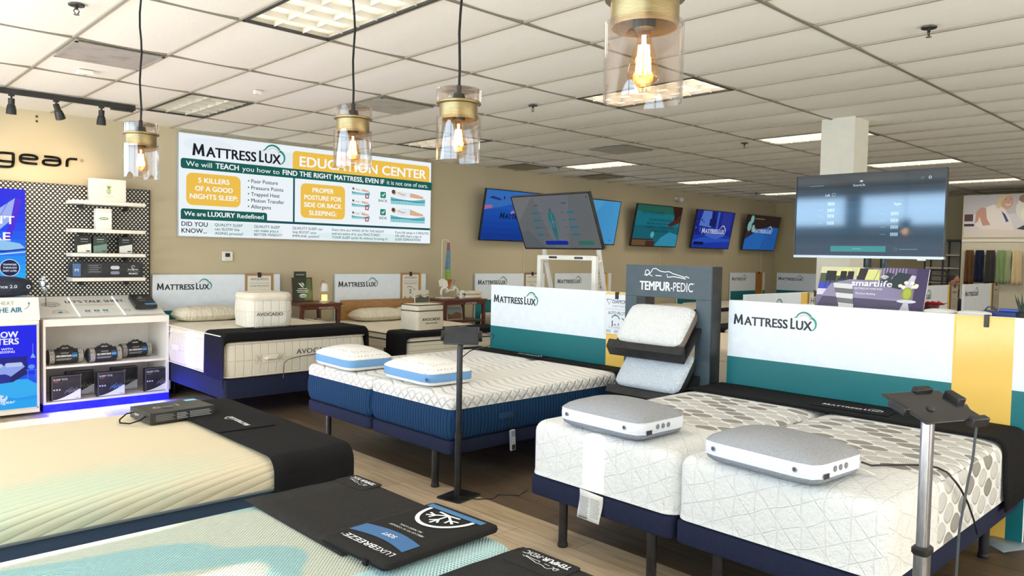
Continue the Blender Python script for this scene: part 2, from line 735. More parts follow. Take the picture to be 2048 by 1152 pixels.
TL = ['near lit louvred light panel cut by the top edge of the photo', 'unlit louvred light panel near the wall above the sign',
      'lit louvred light panel behind the nearest glass pendant', 'lit louvred light panel passing behind the white column',
      'lit light panel just right of the column above the large dark screen', 'lit light panel at the far right above the family picture',
      'dim light panel behind the third pendant near the sign wall', 'lit light panel above the screens near the left wall, nearest the camera',
      'lit light panel above the wall screens, second from the camera', 'farthest lit light panel by the left wall near the back corner']
for (i, j, k), lb in zip(TROFFERS, TL):
    troffer(i, j, k, lb)


def vent(i, j, warm, label):
    x0, y0 = GX + TX * i + .014, GY + TY * j + .014
    s = TX - .028
    t = thing('air_vent', label, 'vent', (x0, y0, CEIL - .012), group='square ceiling vents')
    g = G('vent_metal', .5, .3)
    x, y, z = g.xyz()
    h = ((x * 420).sin() * (y * 420).sin()).gt(.25)
    st = g.noise(6, 4).ramp(.45, .7)
    g.col(g.mix(h * .35 + st * .4, '#b9b3a4' if not warm else '#9c9066', '#6d6a60' if not warm else '#6e6238'))
    obj('grille', MB().box(0, 0, 0, s, s, .004), g.m, t)
    fr = MB()
    for a in ((0, 0, .02, s), (s - .02, 0, s, s), (0, 0, s, .02), (0, s - .02, s, s)):
        fr.box(a[0], a[1], -.003, a[2], a[3], .002)
    obj('frame', fr, plain('#a8a293' if not warm else '#8a8060', .5), t)


for (i, j, w_), lb in zip(VENTS, ['perforated return vent in the ceiling above the track light', 'pale square diffuser in the ceiling between two pendants',
                                   'small grey vent in the ceiling before the white column', 'yellowish vent close to the left wall above the leftmost screens',
                                   'yellowish vent close to the left wall past the first light panel']):
    vent(i, j, w_, lb)


def sprinkler(x, y, label):
    t = thing('sprinkler_head', label, 'sprinkler', (x, y, CEIL - .008), group='chrome ceiling sprinklers')
    chrome = plain('#3c3a36', .3, .8)
    obj('escutcheon', MB().lathe([(.001, 0), (.042, .002), (.044, .008), (.02, .014)], n=20), chrome, t)
    m = MB().cyl((0, 0, 0), (0, 0, -.018), .009)
    for s in (-1, 1):
        m.tube([(s * .008, 0, -.016), (s * .015, 0, -.028), (s * .004, 0, -.045)], .003, 6)
    obj('frame_arms', m, chrome, t)
    obj('deflector', MB().lathe([(.001, -.046), (.016, -.046), (.016, -.049), (.001, -.05)], n=12), plain('#8b8880', .3, .8), t)


for x, y, lb in ((1.215, 4.976, 'ceiling sprinkler at the top left corner of the photo'), (5.02, 5.06, 'ceiling sprinkler between the third pendant and the nearest glass pendant'),
                 (8.30, 4.76, 'ceiling sprinkler left of the white column'), (4.90, 1.632, 'ceiling sprinkler at the upper right, closest to the camera'),
                 (8.74, 8.21, 'small sprinkler by the lit panel above the left wall screens'), (14.61, 8.07, 'far sprinkler near the back corner above the rightmost wall screen')):
    sprinkler(x, y, lb)


def smoke(x, y, s, lb):
    t = thing('ceiling_sensor', lb, 'sensor', (x, y, CEIL - .012))
    obj('body', MB().box(-s, -s * .6, -.022, s, s * .6, .012), plain('#e8e4d8', .5), t, bevel=.004)
    obj('lens', MB().lathe([(.001, -.026), (s * .3, -.024), (s * .3, -.02)], n=12), plain('#b5b1a6', .3), t)


smoke(1.707, 6.752, .055, 'small white sensor box on the ceiling left of the first pendant')
smoke(2.974, 6.413, .03, 'tiny white sensor on the ceiling between the first two pendants')

t = thing('security_camera', 'small white dome camera on the wall above the row of screens', 'camera', (13.35, WALL_Y, 2.86))
obj('mount', MB().cyl((0, 0, .03), (0, -.1, .03), .04), plain('#d6d2c4', .5), t)
obj('dome', MB().ico((0, -.14, 0), .07, 8), plain('#c4c0b4', .2), t)


# track light
def track():
    t = thing('track_light', 'black ceiling track with three spot heads above the lettered wall', 'track light', (1.2, 8.03, CEIL - .035))
    blk = plain('#15140f', .45)
    obj('rail', MB().box(-.6, -.018, -.016, 1.27, .018, .033), blk, t, bevel=.002)
    obj('feed_box', MB().box(1.05, -.022, -.034, 1.25, .022, -.017), blk, t, bevel=.003)
    for x, tx in ((.24, 0), (.59, .9), (.97, 0)):
        h = MB().cyl((x, 0, -.016), (x, 0, -.07), .009, n=8)
        h.box(x - .022, -.016, -.032, x + .022, .016, -.016)
        d = Vector((tx * .45, .35 if tx else .1, -1)).normalized()
        p = Vector((x, 0, -.062))
        h.tube([p - d * .01, p + d * .045, p + d * .05, p + d * .09, p + d * .13], [.026, .026, .032, .04, .042], 14)
        s = obj('spotlight_head', h, blk, t)
        light('track_spot', 'SPOT', (1.2 + x, 8.03, CEIL - .25), 26, (1, .74, .46), (R(76 if tx else 60), 0, R(-5 if tx else 0)), spot_size=R(62), spot_blend=.8, shadow_soft_size=.05)


track()


# ------------------------------------------------------------------ pendant lamps
GLASS = thin_glass('clear_glass', '#f7f3f0', .8)
BRASS = None


def pendant_materials():
    global BRASS
    g = G('brushed_brass', .38, .85)
    x, y, z = g.xyz()
    n = g.noise(8, 3, g.vec(x * 6, y * 6, z * 160))
    g.col(g.mix(n.ramp(.3, .7), '#80714f', '#988762'))
    BRASS = g.m


pendant_materials()
AMBER = thin_glass('amber_bulb_glass', '#ffe6c2', 1.0)


def pendant(x, y, zb, label, e):
    t = thing('pendant_lamp', label, 'pendant lamp', (x, y, zb), group='clear glass pendant lamps with brass bands')
    top = CEIL - zb
    blk = plain('#070606', .6, 0, .2)
    obj('lower_glass', MB().lathe([(.075, 0), (.075, .146), (.064, .148), (.064, .145), (.072, .143), (.072, .001), (.075, 0)], n=48), GLASS, t)
    obj('upper_glass', MB().lathe([(.074, .199), (.075, .236), (.072, .240), (.01, .240), (.01, .238), (.071, .237), (.071, .199)], n=48), GLASS, t)
    obj('brass_band', MB().lathe([(.0635, .138), (.0645, .14), (.0645, .188), (.075, .191), (.076, .195), (.075, .198), (.02, .198), (.02, .194), (.0615, .186), (.0615, .139), (.0635, .138)], n=48), BRASS, t)
    obj('socket', MB().lathe([(.001, .137), (.021, .137), (.022, .16), (.022, .21), (.018, .226), (.008, .228), (.008, .255), (.001, .256)], n=20), blk, t)
    random.seed(int(x * 100))
    pts = [(.0035 * math.sin(k * 1.3 + x), .003 * math.cos(k * 1.7), .25 + (top - .25) * k / 14) for k in range(15)]
    pts[0] = (0, 0, .25)
    obj('cord', MB().tube(pts, .0044, 8), blk, t)
    obj('ceiling_canopy', MB().lathe([(.001, top - .028), (.05, top - .026), (.06, top), (.001, top)], n=24), BRASS, t)
    b = obj('bulb', MB().lathe([(.012, .137), (.013, .122), (.017, .105), (.026, .075), (.0305, .055), (.029, .043), (.021, .033), (.008, .029), (.001, .0285)], n=28), AMBER, t)
    fl = MB()
    for k in range(8):
        a = 2 * PI * k / 8 + .3
        fl.tube([(.009 * math.cos(a), .009 * math.sin(a), .106), (.014 * math.cos(a), .014 * math.sin(a), .054)], .0021, 6)
    fl.cyl((0, 0, .125), (0, 0, .1), .004, n=8)
    obj('filament', fl, plain('#ffe9b4', .5, emit=e), b)
    light('bulb_glow', 'POINT', (x, y, zb + .08), .9, (1, .66, .3), shadow_soft_size=.02)


pendant(1.136, 3.616, 1.960, 'leftmost pendant lamp, hanging before the perforated panel', 14)
pendant(1.629, 2.655, 1.984, 'pendant lamp overlapping the yellow EDUCATION CENTER heading', 14)
pendant(1.639, 2.006, 1.962, 'pendant lamp just right of the large lit sign', 18)
pendant(1.181, .895, 1.946, 'nearest and largest pendant lamp, cut by the top edge', 26)

# ------------------------------------------------------------------ bedding materials
BLACK = fabric('black_runner_cloth', '#131213', 900, .35, '#1c1a1a')
BLACKW = fabric('black_waffle_cloth', '#2a2826', 520, .8, '#1d1b1a')
NAVYF = fabric('navy_base_cloth', '#23283f', 700, .3, '#1b2034')
DARKB = fabric('dark_base_cloth', '#15171d', 700, .3)


def ribbed_blue():
    g = G('ribbed_blue_side', .85, 0, .25)
    x, y, z = g.xyz()
    nx, ny, nz = g.nrm()
    q = (nx.abs().gt(.7)) * y + (nx.abs().lt(.7)) * x
    w = (q * (2 * PI / .032)).sin()
    n = g.noise(160, 3)
    g.col(g.mix(w.ramp(-.95, -.4), '#0b2640', g.mix(n.ramp(.3, .7), '#14385a', '#184269')))
    g.bump(w.ramp(-1, 0) + n * .3, .7, .004)
    return g.m


def bed2_top():
    g = G('white_quilt_grey_waves', .85, 0, .2)
    x, y, z = g.xyz()
    nx, ny, nz = g.nrm()
    wave = ((x + (y * (2 * PI / .5)).sin() * .05) / .085).frac() - .5
    top = wave.abs()
    q = (nx.abs().gt(.55)) * y + (nx.abs().lt(.55)) * x
    d1 = (((q + z) / .088).frac() - .5).abs()
    d2 = (((q - z) / .088).frac() - .5).abs()
    side = d1.max(d2)
    s = nz.lt(.75)
    d = side * s + top * (s * -1 + 1)
    line = d.ramp(.47, .497)
    n = g.noise(220, 3)
    g.col(g.mix(line * .75, g.mix(n.ramp(.35, .7), '#ece9e4', '#e2dfda'), '#98948f'))
    g.bump(d.ramp(.5, .30) * 1.0 + n * .05, .8, .012)
    return g.m


def bed3_cover():
    g = G('white_quilt_grey_leaves', .85, 0, .2)
    x, y, z = g.xyz()
    nx, ny, nz = g.nrm()
    sy = ny.abs().gt(.75)
    a = sy * x + (sy * -1 + 1) * y
    sd = nz.abs().lt(.6)
    b = sd * z + (sd * -1 + 1) * x
    u = a / .20 + b / .135
    v = a / .20 - b / .135
    fu, fv = u.frac() - .5, v.frac() - .5
    leaf = (fu.abs().pow(2.6) + fv.abs().pow(2.6)).pow(1 / 2.6)
    inside = leaf.lt(.445)
    wn = g.nt.nodes.new('ShaderNodeTexWhiteNoise')
    wn.noise_dimensions = '2D'
    g.nt.links.new(g.vec(u.floor(), v.floor(), 0.0), wn.inputs['Vector'])
    rnd = X(g.nt, wn.outputs['Value'])
    hat = ((a * 2.2 + b * (rnd.gt(.6) * 2 - 1)) * 330).sin().gt(-.1)
    solid = rnd.lt(.42)
    fill = (solid * 1.0 + (solid * -1 + 1) * hat * .9)
    zone = x.gt(-.44) * x.lt(.50)
    n = g.noise(240, 3)
    shade = g.mix(rnd, '#7d776e', '#979187')
    g.col(g.mix(inside * fill * zone * .85, g.mix(n.ramp(.35, .65), '#f0efec', '#e5e4e0'), shade))
    wob = g.noise(5, 1) * .05
    e = (((a + wob) / .105).frac() - .5).abs().max((((a * .45 + b + wob) / .098).frac() - .5).abs()).max((((a * -.9 + b * .8) / .125).frac() - .5).abs())
    wr = g.noise(48, 3, None, .55)
    qz = zone * leaf.ramp(.5, .36) + (zone * -1 + 1) * (e.ramp(.5, .46) * .32 + wr * 1.1)
    g.bump(qz + n * .05, .8, .010)
    return g.m


def bed4_cover():
    g = G('cream_ribbed_cover', .85, 0, .2)
    x, y, z = g.xyz()
    # ribs run along the bed, opening into a fan at the near edge
    t = y * -1 + .15
    fan = t.ramp(-.25, .65)
    s_ = y + z
    ph = s_ - (x * .27 + (x * 1.9 + .4).sin() * .05) * fan + (x * 1.3).sin() * .04
    fine = (ph * (2 * PI / .022)).sin()
    wide = (ph * (PI / .042)).sin().abs().pow(.55)
    n = g.noise(420, 2)
    dots = g.voro(75).lt(.24)
    mint = g.noise(1.3, 2, g.vec(x * .8 + 3.1, y * 2.2, 0.0)).ramp(.30, .55) * t.ramp(.35, .75) * x.ramp(.75, -.1)
    base = g.mix(mint * .8, '#d3c3a5', '#b7c5ad')
    g.col(g.mix(fine.ramp(-.5, -1) * .10, base, '#988a70'))
    g.bump(wide * fan.pow(1.4) * 1.1 + fine * (fan * -.7 + .85) * .10 + n * .05 - dots * .05, .6, .006)
    return g.m


def bed5_cover():
    g = G('aqua_swirl_knit', .8, 0, .25)
    x, y, z = g.xyz()
    sw = g.noise(1.1, 1, g.vec(x * 1.0 + 2.0, y * 2.0, 0.0))
    ph = (x * .62 + y * 1.7 + sw * 2.6) * 5.2 + 1.2
    band = ph.sin().ramp(.35, .72)
    edge = y.lt(-.33)
    net = (x * 470).sin() * (y * 470).sin()
    ln = ((x * .5 + y + sw * .8) * 900).sin().ramp(-.3, .6)
    cn = (((x + y) / .013).frac() - .5).abs().max((((x - y) / .013).frac() - .5).abs()).ramp(.33, .42)
    g.col(g.mix(edge, g.mix(band * (ln * .4 + .6), g.mix(net.ramp(-.3, .5), '#a9ad9b', '#c6cabd'), g.mix(ln, '#639ca3', '#98c0c1')), g.mix(cn, '#86bcc2', '#e2ece6')))
    g.bump(net + ln * band * .7, .6, .003)
    return g.m


def net_side():
    g = G('aqua_net_side', .75, 0, .3)
    x, y, z = g.xyz()
    a = (((y + z) / .016).frac() - .5).abs().max((((y - z) / .016).frac() - .5).abs())
    h = a.ramp(.33, .42)
    g.col(g.mix(h, '#7fb4bb', '#e4ece6'))
    g.bump(h, .5, .002)
    return g.m


def avocado_side(h='#e4dccb', grid=True):
    g = G('cream_tufted_side', .9, 0, .15)
    x, y, z = g.xyz()
    nx, ny, nz = g.nrm()
    q = (nx.abs().gt(.7)) * y + (nx.abs().lt(.7)) * x
    a = ((q / .085).frac() - .5).abs()
    b = ((z / .17).frac() - .5).abs()
    d = a.max(b * .98)
    n = g.noise(300, 3)
    g.col(g.mix(d.ramp(.455, .495) * .5, g.mix(n.ramp(.3, .7), h, '#d8cfbc'), '#b9ae98'))
    g.bump(d.ramp(.5, .42) + n * .15, .55, .006)
    return g.m


def cream(name, h, s=9, st=.5):
    g = G(name, .9, 0, .15)
    n = g.noise(s, 4)
    f = g.noise(400, 2)
    g.col(g.mix(n.ramp(.3, .7) * .3, h, '#cfc4ac'))
    g.bump(n + f * .05, st, .02)
    return g.m


CREAM_TOP = cream('cream_pillowtop', '#ece3d0', 7, .35)
OAT = cream('oatmeal_cotton', '#e6dcc6', 8, .3)
M_AVS = avocado_side()
M_B2S, M_B2T, M_B3, M_B4, M_B5, M_NET = ribbed_blue(), bed2_top(), bed3_cover(), bed4_cover(), bed5_cover(), net_side()


def rings(hx, hy, rc, prof):
    """prof: (inset, z) pairs"""
    return [rrect(hx - i, hy - i, max(rc - i * .6, .012), 6, z=z) for i, z in prof]


def arcprof(r, z0, up=True, n=5):
    out = []
    for k in range(n + 1):
        a = PI / 2 * k / n
        out.append((r - r * math.cos(a), z0 + r * math.sin(a)) if up else (r - r * math.cos(PI / 2 - a), z0 + r - r * math.sin(PI / 2 - a)))
    return out


def top_of(hx, hy, rc, h0, h1, rt, puff=.012, lip=0):
    """ring set of a cover: from height h0 up to a softly domed top at h1"""
    pr = [(0, h0)] + [(i, z) for i, z in arcprof(rt, h1 - rt - puff)]
    rs = rings(hx, hy, rc, pr)
    for f, p in ((.06, .45), (.14, .8), (.3, 1), (.6, 1.02)):
        rs.append([(x, y, h1 - puff + puff * p) for x, y, z in rrect((hx - rt) * (1 - f), (hy - rt) * (1 - f), max(rc * (1 - f), .03), 6)])
    return rs


def mattress(label, x0, x1, y0, y1, z0, zs, z1, sm, tm, rc=.07, rt=.05, rb=.03, cat='mattress', group=None, bulge=.006, puff=.012, name='mattress'):
    cx, cy = (x0 + x1) / 2, (y0 + y1) / 2
    t = thing(name, label, cat, (cx, cy, z0), group=group)
    hx, hy = (x1 - x0) / 2, (y1 - y0) / 2
    s, h = zs - z0, z1 - z0
    m = MB()
    pr = [(i, z) for i, z in arcprof(rb, 0, False)]
    pr += [(-bulge, s * .35), (-bulge, s * .7), (.002, s)]
    m.loft(rings(hx, hy, rc, pr), True, True)
    obj('side_panel', m, sm, t)
    m = MB()
    m.loft(top_of(hx + .002, hy + .002, rc, s - .001, h, rt, puff), False, True)
    obj('top_cover', m, tm, t, angle=60)
    return t, hx, hy, h


def base(label, x0, x1, y0, y1, z0, z1, mat, legs, group=None, legm=None, r=.024, name='adjustable_bed_base'):
    cx, cy = (x0 + x1) / 2, (y0 + y1) / 2
    t = thing(name, label, 'bed base', (cx, cy, 0), group=group)
    hx, hy = (x1 - x0) / 2, (y1 - y0) / 2
    m = MB()
    m.loft(rings(hx, hy, .035, [(.012, z0), (.003, z0 + .006), (0, z0 + .02), (0, z1 - .015), (.004, z1 - .004), (.012, z1)]), True, True)
    obj('deck', m, mat, t)
    for lx, ly in legs:
        k = MB().cyl((lx - cx, ly - cy, .022), (lx - cx, ly - cy, z0 + .004), r, n=18)
        lg = obj('leg', k, legm or plain('#17161a', .35), t)
        obj('foot_cap', MB().lathe([(.001, 0), (r + .002, 0), (r + .004, .006), (r + .003, .02), (r + .001, .026)], (lx - cx, ly - cy, 0), 18), plain('#0e0d0f', .5), lg)
    return t


def drape(axis, c0, c1, zt, zl, zr, a0, a1, r=.05, th=.006, flare=.0, lip=0):
    """a cloth strip across a bed; axis names the direction it crosses ('x' or 'y'); the ends hang to zl / zr (None: stop on the top)"""
    z = zt + th
    path = []
    if zl is None:
        path += [(c0, z)]
    else:
        path += [(c0 - th - flare, zl), (c0 - th - flare * .5, (zl + z - r) / 2), (c0 - th, z - r)]
        path += [(c0 - th + r - r * math.cos(PI / 2 * k / 5), z - r + r * math.sin(PI / 2 * k / 5)) for k in range(1, 6)]
    path += [((c0 * (8 - k) + c1 * k) / 8, z + .001 * math.sin(k * 2.1)) for k in range(1, 8)]
    if zr is None:
        path += [(c1, z)]
    else:
        path += [(c1 + th - r + r * math.sin(PI / 2 * k / 5), z - r + r * math.cos(PI / 2 * k / 5)) for k in range(0, 6)]
        path += [(c1 + th + flare * .5, (zr + z - r) / 2), (c1 + th + flare, zr)]
    N = 6
    rs = []
    for k in range(N + 1):
        a = a0 + (a1 - a0) * k / N
        rs.append([(c, a, w) if axis == 'x' else (a, c, w) for c, w in path])
    if lip:
        for d_, q in ((.018, .010), (.028, .04), (.030, lip)):
            rs.insert(0, [(c, a0 - d_, w - q) if axis == 'x' else (a0 - d_, c, w - q) for c, w in path])
    m = MB()
    m.loft(rs, False, False, False)
    if axis == 'x':
        m.f = [f[::-1] for f in m.f]
    return m


def patch(parent, c, w, l, rz, print_fn, mat=BLACK, name='logo_patch'):
    """a sewn patch lying flat, its print read from direction rz"""
    p = obj(name, MB().loft([[(c[0] + x * math.cos(rz) - y * math.sin(rz), c[1] + x * math.sin(rz) + y * math.cos(rz), c[2] + z) for x, y, _ in rrect(w / 2, l / 2, .015)] for z in (0, .004)]), mat, parent, bevel=.001)
    pr = PR()
    print_fn(pr)
    u = Vector((math.cos(rz), math.sin(rz), 0))
    v = Vector((-math.sin(rz), math.cos(rz), 0))
    o = Vector(c) + Vector((0, 0, .0045)) - u * w / 2 - v * l / 2
    pr.build('lettering', p, o, u, v)
    return p


WHT = '#f2f2f0'


def pr_mlux(w, l):
    return lambda p: mlux(p, w * .12, l * .36, w * .72, WHT, WHT, None)


def sleeper(p, x, y, w, c, lw):
    """line drawing of a figure asleep on its side"""
    k = w
    p.arc(x + .07 * k, y + .10 * k, .045 * k, 0, 360, lw, c, 18)
    p.line([(x + k * a, y + k * b) for a, b in ((.0, .06), (.05, .035), (.10, .06), (.15, .10), (.20, .17), (.27, .175), (.36, .13), (.47, .115), (.56, .125), (.65, .09), (.78, .06), (.90, .03), (.94, .045), (1.0, .02))], lw, c)
    p.line([(x + k * a, y + k * b) for a, b in ((.11, .09), (.14, .05), (.19, .03))], lw, c)
    p.line([(x + k * a, y + k * b) for a, b in ((.26, .045), (.40, .04))], lw, c)
    p.line([(x + k * a, y + k * b) for a, b in ((.52, .075), (.53, .02), (.66, .035), (.80, .02), (.93, .0))], lw, c)


def tempur(p, x, y, w, c=WHT, fig=True):
    h = w * .135
    p.text('TEMPUR', x, y, h, c, w * .58, .03)
    p.text('-PEDIC', x + w * .59, y, h, c, w * .40, .0)
    p.ell(x + w * 1.005, y + h * .95, w * .008, w * .008, c, 8)
    if fig:
        sleeper(p, x + w * .08, y + h * 1.45, w * .84, c, w * .012)


# ------------------------------------------------------------------ the bed with a white knitted cover (right)
for i, (a, b, lb) in enumerate(((2.093, 3.085, 'left half'), (1.093, 2.085, 'right half'))):
    t, hx, hy, h = mattress('white mattress with grey leaf pattern, %s of the right split bed' % lb, 3.10, 5.07, a, b, .388, .40, .712, M_B3, M_B3, .075, .06, .04,
                            group='two halves of the split white bed')
    base('dark navy bed base under the %s of the white leaf bed' % lb, 3.09, 5.06, a + .004, b - .004, .272, .384, NAVYF,
         [(3.16, (2.873 if i == 0 else 1.25)), (3.16, (2.26 if i == 0 else 1.88)), (4.85, b - .12), (4.85, a + .12)], 'bases of the split white bed', r=.026)
    if i == 0:
        tg = thing('law_label', 'white sewn paper label hanging at the foot of the white leaf bed', 'label', (3.082, 2.60, .385))
        obj('paper', MB().loft([[(-.001 - .012 * k / 5 + .006 * math.sin(k), -.078 + .01 * k / 5, -.145 * k / 5), (-.001 - .012 * k / 5 + .006 * math.sin(k), .085 - .0 * k, -.15 * k / 5 + .01)] for k in range(6)], False, False, False),
            plain('#e9e7df', .8), tg, solid=.001)
        p = PR()
        random.seed(3)
        for c0 in (.008, .083):
            for k in range(13):
                if c0 > .05 and k < 1:
                    continue
                p.rect(c0, .012 + k * .0085, c0 + .055 + .012 * random.random(), .0145 + k * .0085, '#6a6963')
        p.rect(.008, .006, .07, .011, '#3c3b38')
        p.build('printed_lines', tg, (-.019, .08, -.14), (0, -1, 0), (.09, 0, 1), lift=.003)

t = thing('bed_runner', 'black runner across the head end of the white leaf bed', 'bed runner', (0, 0, 0), group=None)
obj('cloth', drape('y', 1.093, 3.085, .714, .345, .36, 4.62, 5.085, .06, .007, .02), BLACK, t, solid=.006)
patch(t, (4.85, 1.97, .725), .48, .20, -PI / 2 + .06, pr_mlux(.48, .20))

# ------------------------------------------------------------------ the blue sided bed (middle)
for i, (a, b, lb) in enumerate(((4.988, 5.985, 'left half'), (3.985, 4.982, 'right half'))):
    t, hx, hy, h = mattress('blue sided mattress with white wave quilting, %s of the middle split bed' % lb, 3.235, 5.19, a, b, .365, .588, .688, M_B2S, M_B2T, .06, .045, .045,
                            group='two halves of the split blue bed', bulge=.008)
    if i == 1:
        p = PR().rr(0, .0, .17, .055, .012, '#0f2f4d').rr(.008, .008, .162, .047, .01, '#1a456b')
        p.build('side_handle', t, (3.66 - (3.235 + 5.19) / 2, -hy - .008, .10), (1, 0, 0), (0, 0, 1))
    base('dark navy bed base under the %s of the blue sided bed' % lb, 3.24, 5.15, a + .01, b - .01, .27, .366, NAVYF,
         [(3.287, 4.22 if i else 5.70), (4.3, 4.85 if i else 5.1), (4.2, (a + .12)), (4.95, b - .12), (4.95, a + .12)], 'bases of the split blue bed', r=.026)

t = thing('bed_runner', 'black runner across the head end of the blue sided bed', 'bed runner', (0, 0, 0))
obj('cloth', drape('y', 3.985, 5.985, .69, .34, .34, 4.99, 5.185, .05, .006, .01), BLACK, t, solid=.006)
patch(t, (5.085, 5.1, .70), .40, .14, -PI / 2, pr_mlux(.40, .14))

t = thing('bed_remote', 'light grey remote control hanging on the side of the blue sided bed', 'remote control', (3.79, 3.955, .23), (0, R(-4), 0))
rm = obj('remote_body', MB().box(-.026, -.010, 0, .026, .010, .155), plain('#a9abb0', .4), t, bevel=.008)
p = PR().rr(.008, .105, .044, .148, .006, '#8f9298').rr(.010, .01, .042, .045, .004, '#22242a')
for k in range(6):
    p.ell(.016 + (k % 2) * .02, .06 + (k // 2) * .017, .005, .005, '#e6e7ea', 12)
p.build('buttons', rm, (-.026, -.0105, 0), (1, 0, 0), (0, 0, 1))
obj('cord_loop', MB().tube([(0, .004, .15), (-.02, .004, .2), (-.01, .006, .25), (.03, .006, .28), (.05, .004, .25)], .003, 6), plain('#1a1a1d', .5), t)


# ------------------------------------------------------------------ pillows with a gusset
def gusset_pillow(name, label, c, rz, w, d, h, tm, gm, bm, bot=.28, gus=.33, group=None):
    """w runs along local x; returns the thing"""
    t = thing(name, label, 'pillow', c, (0, 0, rz), group)
    E_ = 8
    zb, zg = h * bot, h * (bot + gus)
    m = MB()
    m.loft([superel(w / 2 * f, d / 2 * f, max(3, E_ * f), z=z) for f, z in ((.45, 0), (.80, .001), (.91, .006), (.975, zb * .45), (.995, zb * .8), (1, zb))], True, False)
    obj('bottom_panel', m, bm, t, angle=80)
    m = MB()
    m.loft([superel(w / 2 * f, d / 2 * f, E_, z=zb + (zg - zb) * k) for k, f in ((0, 1), (.12, 1.012), (.5, 1.016), (.88, 1.012), (1, 1))], False, False)
    gs = obj('gusset', m, gm, t, angle=80)
    m = MB()
    rs = []
    for f, q in ((1, 0), (1.012, .04), (1.0, .12), (.94, .34), (.84, .56), (.68, .78), (.48, .92), (.25, .985), (.08, 1)):
        rs.append(superel(w / 2 * f, d / 2 * f, max(2.4, E_ * f ** 3), z=zg + (h - zg) * q))
    m.loft(rs, False, True)
    tp = obj('top_panel', m, tm, t, angle=80)
    pip = MB()
    for zz in (zb, zg):
        pts = superel(w / 2 * 1.008, d / 2 * 1.008, E_, z=zz)
        pip.tube(pts + [pts[0]], .003, 5)
    obj('piping', pip, tm if name == 'gusseted_pillow' else gm, t)
    return t, gs, tp


def dimpled(name, h):
    g = G(name, .9, 0, .15)
    x, y, z = g.xyz()
    v = g.voro(34, 'F1', None, .25)
    g.col(g.mix(v.ramp(.1, .28), '#cfcbc4', h))
    g.bump(v.ramp(.08, .35), .8, .007)
    return g.m


def heather(name, a, b):
    g = G(name, .95, 0, .1)
    x, y, z = g.xyz()
    n = g.noise(180, 3, g.vec(x * 2.2, y * .5, z))
    n2 = g.noise(120, 2)
    g.col(g.mix(n.ramp(.3, .7), a, b))
    g.bump(n + n2 * .4, .25, .002)
    return g.m


def ribbed(name, a, b):
    g = G(name, .85, 0, .2)
    x, y, z = g.xyz()
    w = ((x + y) * 700).sin() * (z * 900).sin()
    g.col(g.mix(w.ramp(-.6, .6), a, b))
    g.bump(w, .35, .0015)
    return g.m


PW, PBL = dimpled('white_dimple_knit', '#f1eee8'), ribbed('sky_blue_gusset', '#6596c8', '#86b2dc')
for cx, cy, rz, lb in ((3.435, 5.56, R(-93), 'white pillow with sky blue band on the left half of the blue bed'), (3.505, 4.62, R(-92), 'white pillow with sky blue band on the right half, behind the black tablet stand')):
    t, gs, tp = gusset_pillow('gusseted_pillow', lb, (cx, cy, .687), rz, .64, .42, .175, PW, PBL, PW, .17, .38, group='white pillows with blue bands')
    if cy < 5:
        PR().rr(0, 0, .035, .022, .003, '#1d2a3c').rr(.004, .005, .031, .017, .002, '#4c5a6c').build('brand_tab', gs, (.29, -.2145, .05), (1, 0, 0), (0, 0, 1), lift=.004)

HG, HGB, PGW = heather('grey_heather_knit', '#95969b', '#aaabae'), heather('grey_heather_band', '#7f8791', '#a2a9b3'), fabric('white_mesh_gusset', '#e8ebf2', 900, .3)
for cx, cy, rz, lb, two in ((3.30, 2.585, R(-92), 'grey topped pillow with white band on the left half of the white leaf bed', 0), (3.255, 1.635, R(-95), 'grey topped pillow with white band at right, with a cord behind it', 1)):
    t, gs, tp = gusset_pillow('vented_pillow', lb, (cx, cy, .711), rz, .575, .42, .165, HG, PGW, HGB, .24, .34, group='grey pillows with white bands')
    z = .165 * .42
    for q in (-.21, .2):
        PR().ell(0, 0, .011, .011, '#77787d', 18).ell(0, 0, .006, .006, '#3c3d41', 14).build('rivet', gs, (q, -.2135, z), (1, 0, 0), (0, 0, 1), lift=.004)
    for q in (-.06, -.015, .03):
        PR().ell(0, 0, .013, .013, '#6c6d75', 18).ell(0, 0, .009, .009, '#85868e', 14).build('vent_hole', gs, (.289, q, z), (0, 1, 0), (0, 0, 1), lift=.006)
    PR().rect(0, 0, .045, .022, '#15181f').build('brand_tab', gs, (.288, -.15, .036), (0, 1, 0), (0, 0, 1), lift=.006)
    obj('care_tag', MB().quad((.295, .16, .035), (.345, .18, .012), (.335, .205, .012), (.285, .185, .035)), plain('#eceae6', .8), t, solid=.001)

# ------------------------------------------------------------------ cream ribbed bed (front left)
t, hx, hy, h = mattress('cream mattress with ribbed fanning top at the front left', -.10, 1.93, 3.115, 4.635, .33, .60, .722, fabric('slate_side_cloth', '#39475b', 800, .4), M_B4, .10, .075, .04, puff=.01)
m = MB()
pts = rrect(hx + .006, hy + .006, .10, 8, z=.268)
m.tube([p for p in pts] + [pts[0]], .006, 6)
obj('piping', m, plain('#5d6468', .8), t)
base('dark bed base under the cream ribbed mattress', -.10, 1.90, 3.13, 4.62, .16, .328, DARKB, [(1.75, 3.3), (1.75, 4.45), (.1, 3.3), (.1, 4.45)])
t = thing('bed_runner', 'wide black runner folded over the end of the cream ribbed bed', 'bed runner', (0, 0, 0))
obj('cloth', drape('y', 3.115, 4.635, .722, .34, .36, 1.525, 1.925, .075, .015, .0), BLACK, t, solid=.005)
patch(t, (1.675, 3.87, .741), .36, .30, R(88), lambda p: mlux(p, .06, .11, .24, WHT, WHT, None))

